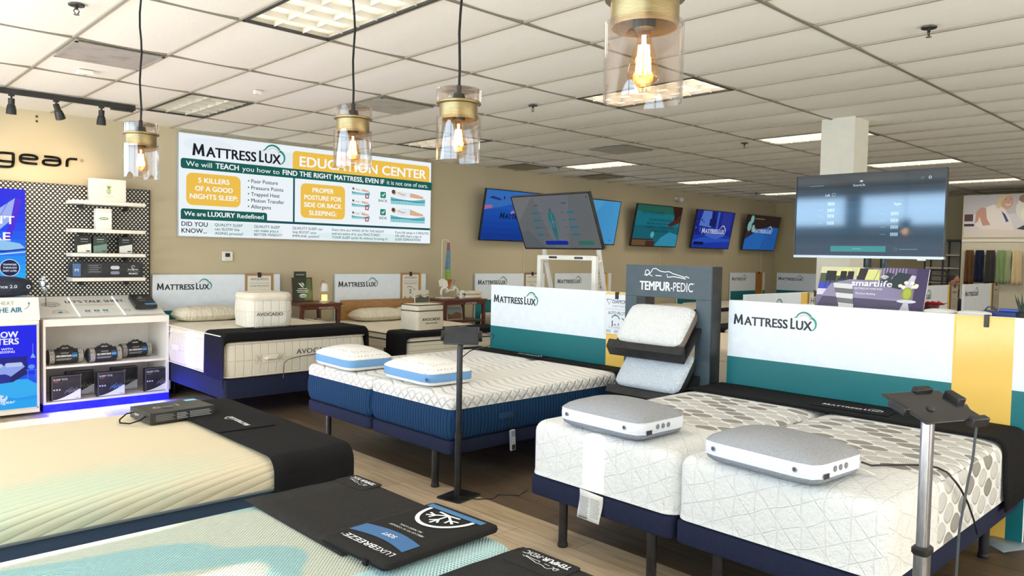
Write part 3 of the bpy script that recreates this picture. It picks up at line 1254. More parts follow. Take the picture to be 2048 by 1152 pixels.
# ------------------------------------------------------------------ aqua knit beds (bottom)
for y0, y1, lb in ((1.70, 2.665, 'pale aqua knit mattress under the black cooling cover at the bottom'), (.715, 1.682, 'pale aqua knit mattress hidden under a black runner at the bottom edge')):
    t, hx, hy, h = mattress(lb, -.33, 1.70, y0, y1, .33, .56, .728, M_NET, M_B5, .09, .07, .04, group='two halves of the aqua split bed', puff=.008)
    base('dark bed base under the %s aqua mattress' % ('far' if y0 > 1 else 'near'), -.33, 1.66, y0 + .01, y1 - .01, .16, .328, DARKB, [(1.5, y0 + .12), (1.5, y1 - .12), (-.2, y0 + .12), (-.2, y1 - .12)], 'bases of the aqua split bed')
t = thing('bed_runner', 'black waffle runner with white sleeper emblem on the far aqua mattress', 'bed runner', (0, 0, 0))
obj('cloth', drape('x', 1.19, 1.70, .730, None, .50, 1.98, 2.655, .07, .005), BLACKW, t, solid=.005)
patch(t, (1.615, 2.565, .736), .19, .105, R(92), lambda p: tempur(p, .02, .018, .15), BLACKW)
t = thing('bed_runner', 'black waffle runner with white sleeper emblem cut by the bottom edge', 'bed runner', (0, 0, 0))
obj('cloth', drape('x', 1.19, 1.70, .730, None, .50, .73, 1.672, .07, .005), BLACKW, t, solid=.005)
patch(t, (1.60, 1.54, .736), .22, .12, R(92), lambda p: tempur(p, .02, .02, .18), BLACKW)

# cooling cover lying folded on the aqua bed
t = thing('cooling_cover', 'thick black folded cover with snowflake emblem, blue bands and LUXEBREEZE lettering', 'mattress cover', (1.435, 1.955, .737), (0, 0, R(3)))
m = MB()
L, W = .47, .33
rs = []
for z, i in ((0, .012), (.004, .003), (.012, 0), (.022, .002), (.028, .012), (.030, .03)):
    rs.append(rrect(L / 2 - i, W / 2 - i, .02, 4, z=z))
m.loft(rs)
cv = obj('folded_cover', m, fabric('smooth_black_cover', '#211f1d', 1200, .12, '#282624'), t)
obj('fold_seam', MB().box(-L / 2 - .004, -W / 2 + .01, .008, -L / 2 + .004, W / 2 - .01, .012).box(-L / 2 - .01, -.09, .002, -L / 2, -.07, .02), BLACK, t, bevel=.001)
p = PR()
p.text('LUXE', .03, .405, .024, WHT, .085, 0).text('BREEZE', .12, .405, .024, WHT, .15, .02).text('\u00ae', .275, .42, .008, WHT)
p.poly([(.03, .385)] + [(.03 + .27 * k / 10, .315 - .022 * math.sin(PI * k / 10)) for k in range(11)] + [(.30, .385)] + [(.30 - .27 * k / 10, .385 - .022 * math.sin(PI * k / 10)) for k in range(1, 10)], '#2a6296')
p.text('SOFT', .165, .318, .019, WHT, .06, .02, 'c')
p.text('FEELS UP TO 10\u00b0 COOLER*', .165, .258, .009, WHT, .17, .0, 'c').text('ALL NIGHT LONG.', .165, .238, .009, WHT, .11, .0, 'c')
p.rect(.03, .035, .30, .062, '#39719f')
p.arc(.165, .065, .105, 0, 180, .015, WHT, 24, .125)
p.line([(.165, .075), (.165, .165)], .009, WHT).line([(.165, .125), (.185, .15)], .008, WHT).line([(.165, .125), (.145, .15)], .008, WHT)
for q in (-1, 1):
    p.line([(.165, .08), (.165 + q * .065, .125)], .009, WHT)
    p.line([(.165 + q * .035, .105), (.165 + q * .04, .135)], .008, WHT)
    p.line([(.165 + q * .04, .108), (.165 + q * .07, .10)], .008, WHT)
    p.line([(.165, .08), (.165 + q * .05, .075)], .009, WHT)
p.build('printed_design', cv, (L / 2, -W / 2, .0285), (0, 1, 0), (-1, 0, 0), lift=.0025)

# black box with a rope handle on the cream bed
t = thing('sheet_set_box', 'flat black product box with a looped rope handle on the cream bed', 'box', (1.505, 4.27, .731), (0, 0, R(4)))
bx = obj('box_body', MB().box(-.175, -.13, 0, .175, .13, .058), plain('#1a1a1b', .35), t, bevel=.002)
p = PR().rr(.10, .06, .16, .12, .03, '#1a1a1b').arc(.09, .13, .018, 0, 300, .006, '#c9c9c6').text('bedgear', .12, .122, .014, '#c9c9c6', .06)
p.rect(.28, .20, .345, .25, '#7cc3d8').line([(.2, .11), (.2, .16)], .005, '#c9c9c6')
p.build('top_print', bx, (-.175, -.13, .058), (1, 0, 0), (0, 1, 0))
p = PR()
for k, (a, b) in enumerate(((.03, .13), (.14, .20), (.21, .33))):
    for q in range(4):
        p.rect(a, .012 + .009 * q, b - .01 * (q % 2), .016 + .009 * q, '#9a9a98' if k else '#6d6d6b')
p.build('side_print', bx, (-.175, -.13, 0), (1, 0, 0), (0, 0, 1))
PR().text('bedgear', .03, .024, .014, '#d9d9d6', .09).build('end_print', bx, (-.175, .13, 0), (0, -1, 0), (0, 0, 1))
obj('rope_handle', MB().tube([(-.176, .07, .035), (-.21, .085, .03), (-.255, .06, .008), (-.275, .0, .004), (-.25, -.06, .006), (-.21, -.085, .02), (-.176, -.075, .035)], .0038, 8), BLACK, t)

# ------------------------------------------------------------------ beds along the wall
t, hx, hy, h = mattress('tall cream pillow-top mattress with black runner by the white display desk', 2.985, 4.56, 7.12, 9.12, .40, .745, .835, M_AVS, CREAM_TOP, .09, .055, .04, bulge=.012, puff=.02)
m = MB()
for zz in (.345, .415, .022):
    pts = rrect(hx + .012, hy + .012, .09, 8, z=zz)
    m.tube(pts + [pts[0]], .006, 6)
obj('piping', m, plain('#e9e1d0', .9), t)
p = PR().text('AVOCADO', .74, .20, .048, '#2c2a26', .44, 0).rect(.30, .135, .62, .225, '#d3c8b2').rect(.31, .143, .61, .217, '#e6decd')
for q in (.315, .545):
    p.rect(q, .148, q + .06, .212, '#cfc5b0').line([(q, .148), (q + .06, .212)], .004, '#a99f8b').line([(q, .212), (q + .06, .148)], .004, '#a99f8b')
p.build('side_lettering', t, (-hx, -hy - .012, 0), (1, 0, 0), (0, 0, 1), lift=.003)
obj('side_handle', MB().tube([(-hx + .40, -hy - .015, .18), (-hx + .42, -hy - .03, .18), (-hx + .52, -hy - .03, .18), (-hx + .54, -hy - .015, .18)], [.012, .016, .016, .012], 8), plain('#e0d7c4', .9), t)
p = PR().rect(0, 0, .22, .07, '#d9d4c9').rect(.006, .006, .214, .064, '#e8e4da')
p.build('far_handle', t, (-hx - .012, .35, .16), (0, -1, 0), (0, 0, 1), lift=.003)
obj('hang_tag', MB().box(-hx - .03, .62, .16, -hx - .024, .70, .26), plain('#5d7480', .6), t)
base('dark navy bed base under the tall cream pillow-top', 2.99, 4.55, 7.13, 9.1, .20, .40, NAVYF, [(3.15, 7.35), (4.4, 7.35), (3.15, 8.9), (4.4, 8.9)])
t = thing('bed_runner', 'black runner near the foot of the tall cream pillow-top', 'bed runner', (0, 0, 0))
obj('cloth', drape('x', 2.975, 4.57, .838, .40, .50, 7.125, 7.56, .055, .007, .006, .085), BLACK, t, solid=.006)
patch(t, (3.62, 7.44, .85), .50, .16, R(2), pr_mlux(.5, .16))
t = thing('power_cable', 'thin grey cord on the foot of the tall cream mattress', 'cord', (3.6, 7.08, .42))
obj('cable', MB().tube([(.6, -.02, .20), (.3, -.0, .165), (.15, 0, .155), (.02, 0, .135), (-.025, 0, .09), (-.025, .01, -.05)], .004, 6), plain('#5a544a', .5), t)

mb_av2 = G('cream_striped_side', .9, 0, .15)
_x, _y, _z = mb_av2.xyz()
_s = ((_z / .058).frac() - .5).abs()
mb_av2.col(mb_av2.mix(_s.ramp(.44, .49) * .6, '#ded4be', '#a3977f'))
mb_av2.bump(_s.ramp(.5, .35), .5, .006)
t, hx, hy, h = mattress('cream mattress with dark piping and a black runner, second along the wall', 5.10, 6.66, 7.12, 9.1, .34, .62, .725, mb_av2.m, OAT, .08, .045, .04, bulge=.008, puff=.01)
m = MB()
for zz in (.285, .35):
    pts = rrect(hx + .008, hy + .008, .08, 8, z=zz)
    m.tube(pts + [pts[0]], .0065, 6)
obj('dark_piping', m, plain('#37302a', .9), t)
p = PR().rr(0, 0, .17, .055, .006, '#3a3527').rr(.01, .01, .16, .045, .005, '#4a4534')
p.build('side_handle', t, (-hx - .008, -.55, .13), (0, -1, 0), (0, 0, 1), lift=.004)
p.build('side_handle', t, (-hx - .008, .15, .13), (0, -1, 0), (0, 0, 1), lift=.004)
base('dark bed base under the second mattress along the wall', 5.11, 6.65, 7.13, 9.08, .17, .338, DARKB, [(5.25, 7.3), (6.5, 7.3), (5.25, 8.9), (6.5, 8.9)])
t = thing('bed_runner', 'black runner over the front corner of the second wall bed', 'bed runner', (0, 0, 0))
obj('cloth', drape('x', 5.09, 6.67, .727, .34, .44, 7.125, 7.50, .05, .007, .006, .06), BLACK, t, solid=.006)
patch(t, (6.0, 7.33, .738), .46, .13, R(1), pr_mlux(.46, .13))


def soft_pillow(label, c, rz, w, d, h, mat, wr=True, name='shredded_pillow', group=None):
    t = thing(name, label, 'pillow', c, (0, 0, rz), group)
    nu, nv = 28, 16
    m = MB()
    for sgn in (1, -1):
        rows = []
        for j in range(nv + 1):
            v = -1 + 2 * j / nv
            row = []
            for i in range(nu + 1):
                u = -1 + 2 * i / nu
                e = (1 - abs(u) ** 5) ** .55 * (1 - abs(v) ** 3.4) ** .55
                e = e if not isinstance(e, complex) else 0
                px = w / 2 * u * (1 - .06 * (1 - abs(v)) ** 0 * v * v)
                py = d / 2 * v * (1 - .08 * u * u)
                z = h * .42 + sgn * h * (.58 if sgn > 0 else .42) * e
                if wr and sgn > 0:
                    z += h * .04 * e * math.sin(u * 23 + v * 3) * (1 - abs(v))
                row.append((px, py, z))
            rows.append(row)
        k = MB()
        k.loft(rows, False, False, False)
        if sgn < 0:
            k.f = [f[::-1] for f in k.f]
        m.add(k.v, k.f)
    obj('pillow_case', m, mat, t, angle=80)
    return t


def wrinkle(name, a):
    g = G(name, .9, 0, .15)
    x, y, z = g.xyz()
    n = g.noise(6, 3, g.vec(x * 7, y * 1.2, z * 2), .6)
    g.col(g.mix(n.ramp(.3, .7) * .35, a, '#b9ab8c'))
    g.bump(n, .8, .025)
    return g.m


WRK = wrinkle('wrinkled_cotton', '#e8dfca')
for c, w, lb in (((3.45, 8.72, .832), .72, 'wrinkled cream pillow at the head of the tall pillow-top, left'), ((4.08, 8.76, .832), .62, 'wrinkled cream pillow at the head of the tall pillow-top, behind the cream sample'),
                 ((5.78, 8.76, .722), .74, 'wrinkled cream pillow left of the boxed sample on the second wall bed'), ((6.40, 8.80, .722), .5, 'wrinkled cream pillow right of it, behind the boxed sample')):
    t = soft_pillow(lb, c, R(2), w, .44, .17, WRK, group='wrinkled cream pillows')
    obj('brand_tab', MB().box(-w / 2 + .16, -.2, .055, -w / 2 + .20, -.195, .078), plain('#4a4a33', .8), t)

# mattress samples shaped like little blocks
t = thing('mattress_sample', 'cream cylinder-like mattress sample block lettered AVOCADO on the tall pillow-top', 'mattress sample', (3.685, 7.78, .834), (0, 0, R(-6)))
m = MB()
m.loft([rrect(.25 - i, .25 - i, .12, 8, z=z) for i, z in ((.02, 0), (.005, .02), (0, .08), (-.006, .16), (0, .27), (.012, .295))], True, True)
bd = obj('sample_body', m, avocado_side('#f4efe4'), t)
m = MB()
m.loft([rrect(.252 - i, .252 - i, .12, 8, z=z) for i, z in ((.02, .295), (.004, .303), (.0, .33), (.01, .355), (.035, .368), (.12, .376), (.2, .39))], True, True)
obj('sample_pillowtop', m, CREAM_TOP, t, angle=60)
m = MB()
for zz, i in ((.298, -.002), (.015, .004), (.362, .02)):
    pts = rrect(.252 - i, .252 - i, .12, 8, z=zz)
    m.tube(pts + [pts[0]], .005, 6)
obj('piping', m, plain('#efe7d6', .9), t)
PR().text('AVOCADO', .27, .13, .034, '#2b2a27', .28, .01, 'c').build('lettering', bd, (-.29, -.258, 0), (1, 0, 0), (0, 0, 1), lift=.004)

t = thing('mattress_sample', 'cream boxy mattress sample with dark piping on the second wall bed', 'mattress sample', (5.545, 7.42, .722), (0, 0, R(4)))
m = MB()
m.loft([rrect(.215 - i, .16 - i, .04, 5, z=z) for i, z in ((.008, 0), (0, .01), (-.003, .12), (0, .235), (.004, .24))], True, True)
bd = obj('sample_body', m, OAT, t)
m = MB()
m.loft([rrect(.215 - i, .16 - i, .04, 5, z=z) for i, z in ((.004, .24), (0, .25), (.0, .30), (.012, .315), (.05, .322), (.12, .325))], True, True)
obj('sample_pillowtop', m, OAT, t, angle=60)
m = MB()
for zz in (.006, .243, .312):
    pts = rrect(.218, .163, .04, 6, z=zz)
    m.tube(pts + [pts[0]], .0055, 6)
obj('dark_piping', m, plain('#33302b', .9), t)
PR().text('AVOCADO', .215, .125, .032, '#1f1e1c', .28, .02, 'c').text('GREEN MATTRESS', .215, .088, .013, '#1f1e1c', .19, .015, 'c').build('lettering', bd, (-.215, -.164, 0), (1, 0, 0), (0, 0, 1), lift=.003)
PR().rr(0, 0, .12, .05, .004, '#3a3830').build('side_handle', bd, (.219, -.06, .12), (0, 1, 0), (0, 0, 1), lift=.003)
t = thing('photo_card', 'small landscape card standing on the boxy cream sample', 'card', (5.555, 7.44, 1.047), (R(-8), 0, R(4)))
obj('card', MB().box(-.115, -.004, 0, .115, .004, .155), plain('#d8d2c2', .7), t)
PR().rect(0, 0, .22, .145, '#c9c3b1').poly([(0, 0), (.22, 0), (.22, .08), (.15, .06), (.09, .085), (0, .055)], '#4b4a3c').poly([(0, .08), (.08, .10), (.14, .09), (.22, .105), (.22, .09), (.1, .085), (0, .07)], '#77735f').build('printed_picture', t, (-.11, -.0045, .005), (1, 0, 0), (0, 0, 1))

# ------------------------------------------------------------------ the large lit sign
def education_sign():
    t = thing('lit_sign', 'large wide lit sign headed EDUCATION CENTER high on the left wall', 'sign', (3.29, 9.15, 1.80))
    obj('frame', MB().box(-.012, 0, -.012, 3.682, .05, 1.212), plain('#b9bcbc', .4, .4), t, bevel=.003)
    W_, B = '#fbfdff', '#0c6e68'
    p = PR()
    p.rect(0, 0, 3.67, 1.2, '#eef6fb')
    p.ell(1.2, 1.0, .5, .12, '#e4eef4').ell(.35, 1.08, .3, .09, '#e6f0f6').ell(.7, .1, .6, .08, '#e3f1f3').ell(2.6, .06, .9, .06, '#dff0f2')
    mlux(p, .155, .952, 1.11, '#0b1016', '#148a78', '#e0703c')
    p.rr(1.434, .70, 3.64, 1.143, .05, YEL)
    p.rect(1.0, .70, 3.67, .80, '#eef6fb')
    p.rr(.022, .79, 3.69, .91, .03, '#045a53')
    p.rect(3.64, .79, 3.67, .91, '#045a53')
    p.text('EDUCATION CENTER', 1.535, .953, .125, W_, 2.04, .03)
    x = .082
    for s_, w_, b_ in (('We will', .305, 0), ('TEACH', .285, .03), ('you how to', .49, 0), ('FIND THE RIGHT MATTRESS, EVEN IF', 1.545, .03), ('it is not one of ours.', .725, 0)):
        p.text(s_, x, .822, .062 if b_ else .058, W_, w_, b_)
        x += w_ + .045
    p.rr(.085, .368, .742, .747, .07, YEL)
    for s_, y, a, b in (('5 KILLERS', .638, .225, .60), ('OF A GOOD', .540, .19, .642), ('NIGHTS SLEEP:', .445, .128, .704)):
        p.text(s_, a, y, .056, W_, b - a, .035)
    for s_, y, b in (('\u2022 Poor Posture', .684, 1.23), ('\u2022 Pressure Points', .603, 1.305), ('\u2022 Trapped Heat', .524, 1.257), ('\u2022 Motion Transfer', .446, 1.318), ('\u2022 Allergens', .368, 1.14)):
        p.text(s_, .835, y, .045, '#173039', b - .835, .012)
    p.rect(1.441, .21, 1.466, .80, '#0c4b52')
    p.rect(.022, .196, 3.665, .226, '#0c4b52')
    p.rr(.022, .20, 1.088, .322, .03, '#045a53')
    p.text('We are', .062, .240, .05, W_, .25, .02).text('LUXURY', .34, .240, .056, W_, .33, .035).text('Redefined', .70, .240, .052, W_, .342, .02)
    D = '#15262e'
    p.text('DID YOU', .031, .117, .052, D, .305, .02).text('KNOW...', .031, .038, .052, D, .295, .02)
    T = '#2d5560'
    for x0, rows in ((.424, (('QUALITY SLEEP', .343), ('can SLOW the', .304), ('AGING process?', .352))), (.918, (('QUALITY SLEEP', .342), ('can make you a', .32), ('BETTER PARENT?', .374))),
                     (1.437, (('QUALITY SLEEP can', .43), ('help BOOST your', .345), ('IMMUNE system?', .385))), (2.013, (('Every time you WAKE UP IN THE NIGHT', .835), ('and are aware of it, you FRACTURED', .76), ('YOUR SLEEP cycles 9x without knowing it?', .893))),
                     (3.037, (('If you fall asleep in 5 MINUTES', .60), ('OR LESS, that\u2019s a sign of', .47), ('SLEEP DEPRIVATION?', .457)))):
        for k, (s_, w_) in enumerate(rows):
            p.text(s_, x0, .130 - .051 * k, .032, T, w_, .012)
    p.rr(1.546, .286, 2.207, .737, .07, YEL)
    for s_, y, a, b in (('PROPER', .628, 1.718, 2.032), ('POSTURE FOR', .528, 1.60, 2.151), ('SIDE OR BACK', .431, 1.597, 2.152), ('SLEEPING:', .327, 1.671, 2.076)):
        p.text(s_, a, y, .058, W_, b - a, .035)

    def sleeper_fig(x, y, w, side, sag):
        h = w * .30
        mt = [(x, y), (x + w, y), (x + w, y + h * .55)] + [(x + w * (1 - k / 8), y + h * (.55 - sag * math.sin(PI * k / 8))) for k in range(1, 8)] + [(x, y + h * .55)]
        p.poly(mt, '#62b6c4')
        p.poly([(x, y), (x + w, y), (x + w, y + h * .28), (x, y + h * .28)], '#8fd0d8')
        for k in range(1, 12):
            p.line([(x + w * k / 12, y), (x + w * k / 12, y + h * .3)], w * .006, '#3f90a0')
        p.line([(x, y + h * .30), (x + w * .4, y + h * .36), (x + w * .7, y + h * .26), (x + w, y + h * .3)], w * .014, '#1f4c66')
        yb = y + h * .52
        p.ell(x + w * .1, yb + h * .38, w * .055, w * .06, '#e2b48f').ell(x + w * .075, yb + h * .44, w * .05, w * .05, '#5a4030')
        p.poly([(x + w * .15, yb + h * .1), (x + w * .18, yb + h * .52), (x + w * .36, yb + h * (.62 if side else .5)), (x + w * .56, yb + h * (.58 if side else .45)), (x + w * .56, yb + h * .12), (x + w * .35, yb)], '#dfeef6')
        p.poly([(x + w * .55, yb + h * .10), (x + w * .56, yb + h * (.56 if side else .44)), (x + w * .75, yb + h * .36), (x + w * .94, yb + h * .22), (x + w * .95, yb + h * .06), (x + w * .75, yb + h * .05)], '#dcb08e')
        p.line([(x + w * .2, yb + h * .4), (x + w * .35, yb + h * .25), (x + w * .42, yb + h * .3)], w * .035, '#e0b592')
    for k in range(3):
        sleeper_fig(2.312, .640 - .165 * k, .29, k == 2, .25)
        p.rr(2.527, .598 - .160 * k, 2.587, .656 - .160 * k, .006, '#9c1c3e')
        for q in (-1, 1):
            p.line([(2.557 - .016, .627 - .160 * k - q * .016), (2.557 + .016, .627 - .160 * k + q * .016)], .011, W_)
    for y, s_ in ((.622, 'BACK'), (.378, 'SIDE')):
        p.rr(2.775, y, 2.868, y + .088, .014, '#1e8a6a')
        p.line([(2.80, y + .045), (2.817, y + .026), (2.848, y + .066)], .013, W_)
        p.text(s_, 2.822, y - .055, .034, '#2d4a52', .15 if s_ == 'BACK' else .13, .012, 'c')
    sleeper_fig(2.95, .548, .61, 0, .18)
    sleeper_fig(2.95, .290, .61, 1, .18)
    p.build('lit_face', t, (0, 0, 0), (1, 0, 0), (0, 0, 1), emit=.97, lift=.001)


education_sign()

t = thing('thermostat', 'small white thermostat with a dark display under the lit sign', 'thermostat', (3.886, 9.2, 1.508))
bd = obj('body', MB().box(-.066, -.022, 0, .066, 0, .118), plain('#e9e6dc', .45), t, bevel=.006)
PR().rr(.036, .05, .096, .098, .004, '#20221f').rect(.04, .02, .065, .026, '#b9b5aa').rect(.075, .02, .1, .026, '#b9b5aa').build('display', bd, (-.066, -.022, 0), (1, 0, 0), (0, 0, 1))

t = thing('wall_lettering', 'black raised rounded wall lettering above the perforated panel, cut by the left edge', 'lettering', (1.60, 9.19, 2.50))
blk = plain('#0a0908', .9, 0, .05)


def strokes(name, lines, w):
    m = MB()
    for pts in lines:
        for _ in range(3):
            q = [pts[0]]
            for a, b in zip(pts, pts[1:]):
                q += [(a[0] * .75 + b[0] * .25, a[1] * .75 + b[1] * .25), (a[0] * .25 + b[0] * .75, a[1] * .25 + b[1] * .75)]
            pts = q + [pts[-1]]
        p = PR().line(pts, w, '#000000')
        vs, fs, _ = p.items[0]
        b = [(x, -.014, z) for x, z in vs]
        f = [(x, .008, z) for x, z in vs]
        n = len(vs) // 2
        k = MB()
        k.loft([[b[2 * i], b[2 * i + 1], f[2 * i + 1], f[2 * i]] for i in range(n)])
        m.add(k.v, k.f)
    obj(name, m, blk, t)


def rbox_(x0, z0, x1, z1, r):
    p = rrect((x1 - x0) / 2, (z1 - z0) / 2, r, 5, (x0 + x1) / 2, (z0 + z1) / 2)
    return [(a, b) for a, b, _ in p]


g_ = rbox_(-.24, .0, -.075, .085, .03)
strokes('letter', [rbox_(-.46, .0, -.30, .085, .03) + [rbox_(-.46, .0, -.30, .085, .03)[0]], [(-.30, .02), (-.30, .135)]], .023)
strokes('letter', [[(.06, .085)] + [(.10 - .165, .085), (.10 - .19, .065), (.10 - .19, .02), (.10 - .165, .0), (.06, .0)], [(.06, .085), (.06, -.03), (.035, -.055), (-.075, -.055)]], .023)
strokes('letter', [[(.27, .0), (.145, .0), (.12, .02), (.12, .065), (.145, .085), (.245, .085), (.27, .065), (.27, .045), (.125, .045)]], .023)
strokes('letter', [[(.335, .085), (.455, .085), (.48, .065), (.48, .0), (.345, .0), (.325, .012), (.325, .035), (.345, .05), (.48, .05)]], .023)
strokes('letter', [[(.545, -.004), (.545, .06), (.565, .085), (.64, .085)]], .023)
PR().ring(0, 0, .016, .003, '#15130f').text('R', 0, -.008, .016, '#15130f', None, .02, 'c').build('registered_mark', t, (.69, -.001, .075), (1, 0, 0), (0, 0, 1))
PR().ell(0, 0, .012, .012, '#2a2823').ell(0, .05, .012, .012, '#2a2823').build('anchor_holes', t, (.27, -.001, .44), (1, 0, 0), (0, 0, 1))


# perforated panel
def perforated():
    g = G('perforated_panel', .5)
    x, y, z = g.xyz()
    s = .042
    a = x / s
    b = z / (s * .58)
    ra = b.floor() * .5
    fx = (a + (b.floor() * .5)).frac() - .5
    fz = b.frac() - .5
    d = (fx * fx * s * s + fz * fz * (s * .58) * (s * .58)).pow(.5)
    g.col(g.mix(d.lt(.0102), '#15130f', '#e9e5da'))
    g.bump(d.ramp(.0095, .012), .5, .004)
    t = thing('perforated_panel', 'black wall panel covered in a grid of white round holes', 'wall panel', (1.0, 9.194, 0))
    obj('panel', MB().box(0, -.03, .2, 1.966, 0, 2.30), g.m, t)
    obj('edge_trim', MB().box(1.966, -.034, .2, 1.976, 0, 2.305).box(0, -.034, 2.30, 1.976, 0, 2.306), plain('#14120f', .5), t)


perforated()

# lit blue poster on the panel
t = thing('lit_poster', 'lit blue poster with white heading on the perforated panel, cut by the left edge', 'poster', (1.0, 9.159, 1.20))
obj('lightbox', MB().box(0, -.03, 0, .75, 0, 1.02), plain('#1a2c80', .4), t, bevel=.003)
p = PR()
for k in range(12):
    c = ['#0a1ce8', '#0a24ea', '#0a2eec', '#0a38ee', '#0a46ee', '#0c58f0', '#0e6af2', '#127cf2', '#168ef4', '#1a9cf4', '#1ea8f4', '#22b2f4'][11 - k]
    p.rect(0, 1.02 * k / 12, .75, 1.02 * (k + 1) / 12 + .002, c)
p.poly([(.2, .72), (.50, .80), (.66, .93), (.70, .90), (.62, .70), (.52, .60), (.3, .52)], '#9db0ee')
p.poly([(.66, .93), (.72, .92), (.68, .72), (.62, .52), (.55, .48), (.62, .70)], '#4a20d8')
p.poly([(.1, .50), (.55, .50), (.70, .47), (.75, .42), (.6, .40), (.1, .40)], '#8fc4ee')
p.line([(.3, .40), (.55, .385), (.75, .415)], .014, '#12208a').line([(.3, .34), (.55, .36), (.75, .385)], .008, '#f0f6ff').line([(.3, .7), (.5, .76)], .012, '#10188a').line([(.42, .5), (.62, .93)], .004, '#2b3fd0')
p.text('DON\u2019T', .29, .666, .078, '#f6f8ff', .36, .04)
p.text('SHARE', .19, .50, .078, '#f6f8ff', .425, .04)
p.ell(.61, .22, .082, .082, '#101c48').ring(.61, .22, .085, .006, '#dfe8ff')
for k, s_ in enumerate(('TEAMWORK', 'THROUGH', 'EVERY LAYER')):
    p.text(s_, .61, .245 - .032 * k, .017, '#f0f4ff', .12, .02, 'c')
p.build('lit_face', t, (0, -.0305, 0), (1, 0, 0), (0, 0, 1), emit=1.0)

# floating shelves with their boxes
WS = plain('#ece7dc', .5)
for z, lb in ((2.10, 'top'), (1.80, 'second'), (1.545, 'third'), (1.285, 'lowest')):
    s = thing('floating_shelf', 'white floating shelf on the perforated panel, %s of the four' % lb, 'shelf', (2.13, 9.158, z), group='white floating shelves')
    obj('board', MB().box(-.005, -.26, 0, .715, 0, .038), WS, s, bevel=.003)
    b = MB()
    for x in (.12, .56):
        b.box(x, -.14, -.05, x + .012, 0, 0)
    obj('bracket', b, plain('#17150f', .5), s)


def carton(name, label, cat, c, w, d, h, col, fn, rz=0, group=None, rough=.45, side=None):
    """a box standing at c (bottom front left), front facing -y"""
    t = thing(name, label, cat, c, (0, 0, rz), group)
    b = obj('carton', MB().box(0, 0, 0, w, d, h), plain(col, rough), t, bevel=.002)
    if fn:
        p = PR()
        fn(p, w, h)
        p.build('front_print', b, (0, 0, 0), (1, 0, 0), (0, 0, 1))
    if side:
        p = PR()
        side(p, d, h)
        p.build('side_print', b, (0, d, 0), (0, -1, 0), (0, 0, 1))
    return t


def pineapple(p, w, h):
    p.rect(.004, .004, w - .004, h - .004, '#e6e2d6')
    cx, cy = w * .52, h * .50
    p.ell(cx, cy - .01, .022, .032, '#6f8f2a')
    for k in (-1, 0, 1):
        p.line([(cx - .02, cy - .02 + k * .016 - .012), (cx + .02, cy + k * .016 + .012)], .003, '#e6e2d6').line([(cx - .02, cy + k * .016 + .012), (cx + .02, cy - .02 + k * .016 - .012)], .003, '#e6e2d6')
    for a in (60, 80, 100, 120, 40, 140):
        p.line([(cx, cy + .02), (cx + .045 * math.cos(R(a)), cy + .02 + .045 * math.sin(R(a)))], [.009, .001], '#5f8a22')
    p.text('CARISOMA', w * .52, h * .2, .012, '#a8a290', .085, 0, 'c')


carton('product_box', 'large white box with a green pineapple on the top shelf', 'box', (2.30, 8.95, 2.139), .36, .09, .24, '#e8e4d9', pineapple, side=lambda p, d, h: p.rect(.008, .008, .02, h - .008, '#4a463c').rect(.03, .02, .036, h - .02, '#9a958a'))


def oval_label(p, w, h):
    p.ell(w / 2, h * .52, .045, .014, '#3f7a2c').ell(w / 2, h * .52, .04, .010, '#4f8f36').rect(w * .3, h * .50, w * .7, h * .54, '#dfe8d6')


carton('product_box', 'plain white box with a small green oval on the second shelf', 'box', (2.375, 9.0, 1.839), .155, .09, .225, '#f0eee8', oval_label)


def tri_box(top, low):
    def f(p, w, h):
        p.rect(.004, h * .52, w - .004, h - .004, top)
        p.poly([(.004, .004), (w - .004, .004), (w - .004, h * .56), (.004, h * .42)], low)
        p.rect(w * .25, h * .80, w * .75, h * .83, '#d8dcd6').rect(w * .25, h * .66, w * .75, h * .69, '#8b948e').rect(w * .62, h * .08, w * .9, h * .15, '#2b3a44')
    return f


for x, a, b, lb in ((2.19, '#1b2226', '#dfe0da', 'left of the three, beside the shelf end'), (2.345, '#2c463a', '#6f8a84', 'green one in the middle'), (2.60, '#1b2226', '#e2e2dc', 'right one, standing apart')):
    carton('product_box', 'small dark box on the third shelf, %s' % lb, 'box', (x, 9.0, 1.584), .14, .08, .18, '#14181a', tri_box(a, b), group='small boxes on the third shelf')


def balance(p, w, h):
    p.rect(.005, .01, .08, h - .01, '#4b6fa0').text('M', .042, h * .4, .03, '#c9d6ea', .035, .02, 'c')
    p.line([(.15, .05), (.28, .05), (.28, h - .02), (.15, h - .02)], .003, '#7d8794', True)
    for k in range(4):
        p.rect(.16, .06 + k * .02, .27 - .02 * (k % 2), .065 + k * .02, '#9aa2ae')
    p.rr(.37, h * .55, .46, h * .80, .018, '#c9ccd2').rr(.37, h * .20, .46, h * .42, .016, '#8b8fa8')
    p.arc(.60, h * .72, .016, 0, 300, .005, '#e6e6e6').text('bedgear', .60, h * .50, .018, '#e6e6e6', .11, .01, 'c').rect(.53, h * .42, .67, h * .44, '#8d939c').text('BALANCE', .60, h * .2, .018, '#f0f0f0', .09, .03, 'c')


carton('product_box', 'long black box lettered BALANCE on the lowest shelf', 'box', (2.14, 8.98, 1.324), .70, .14, .155, '#15181c', balance)

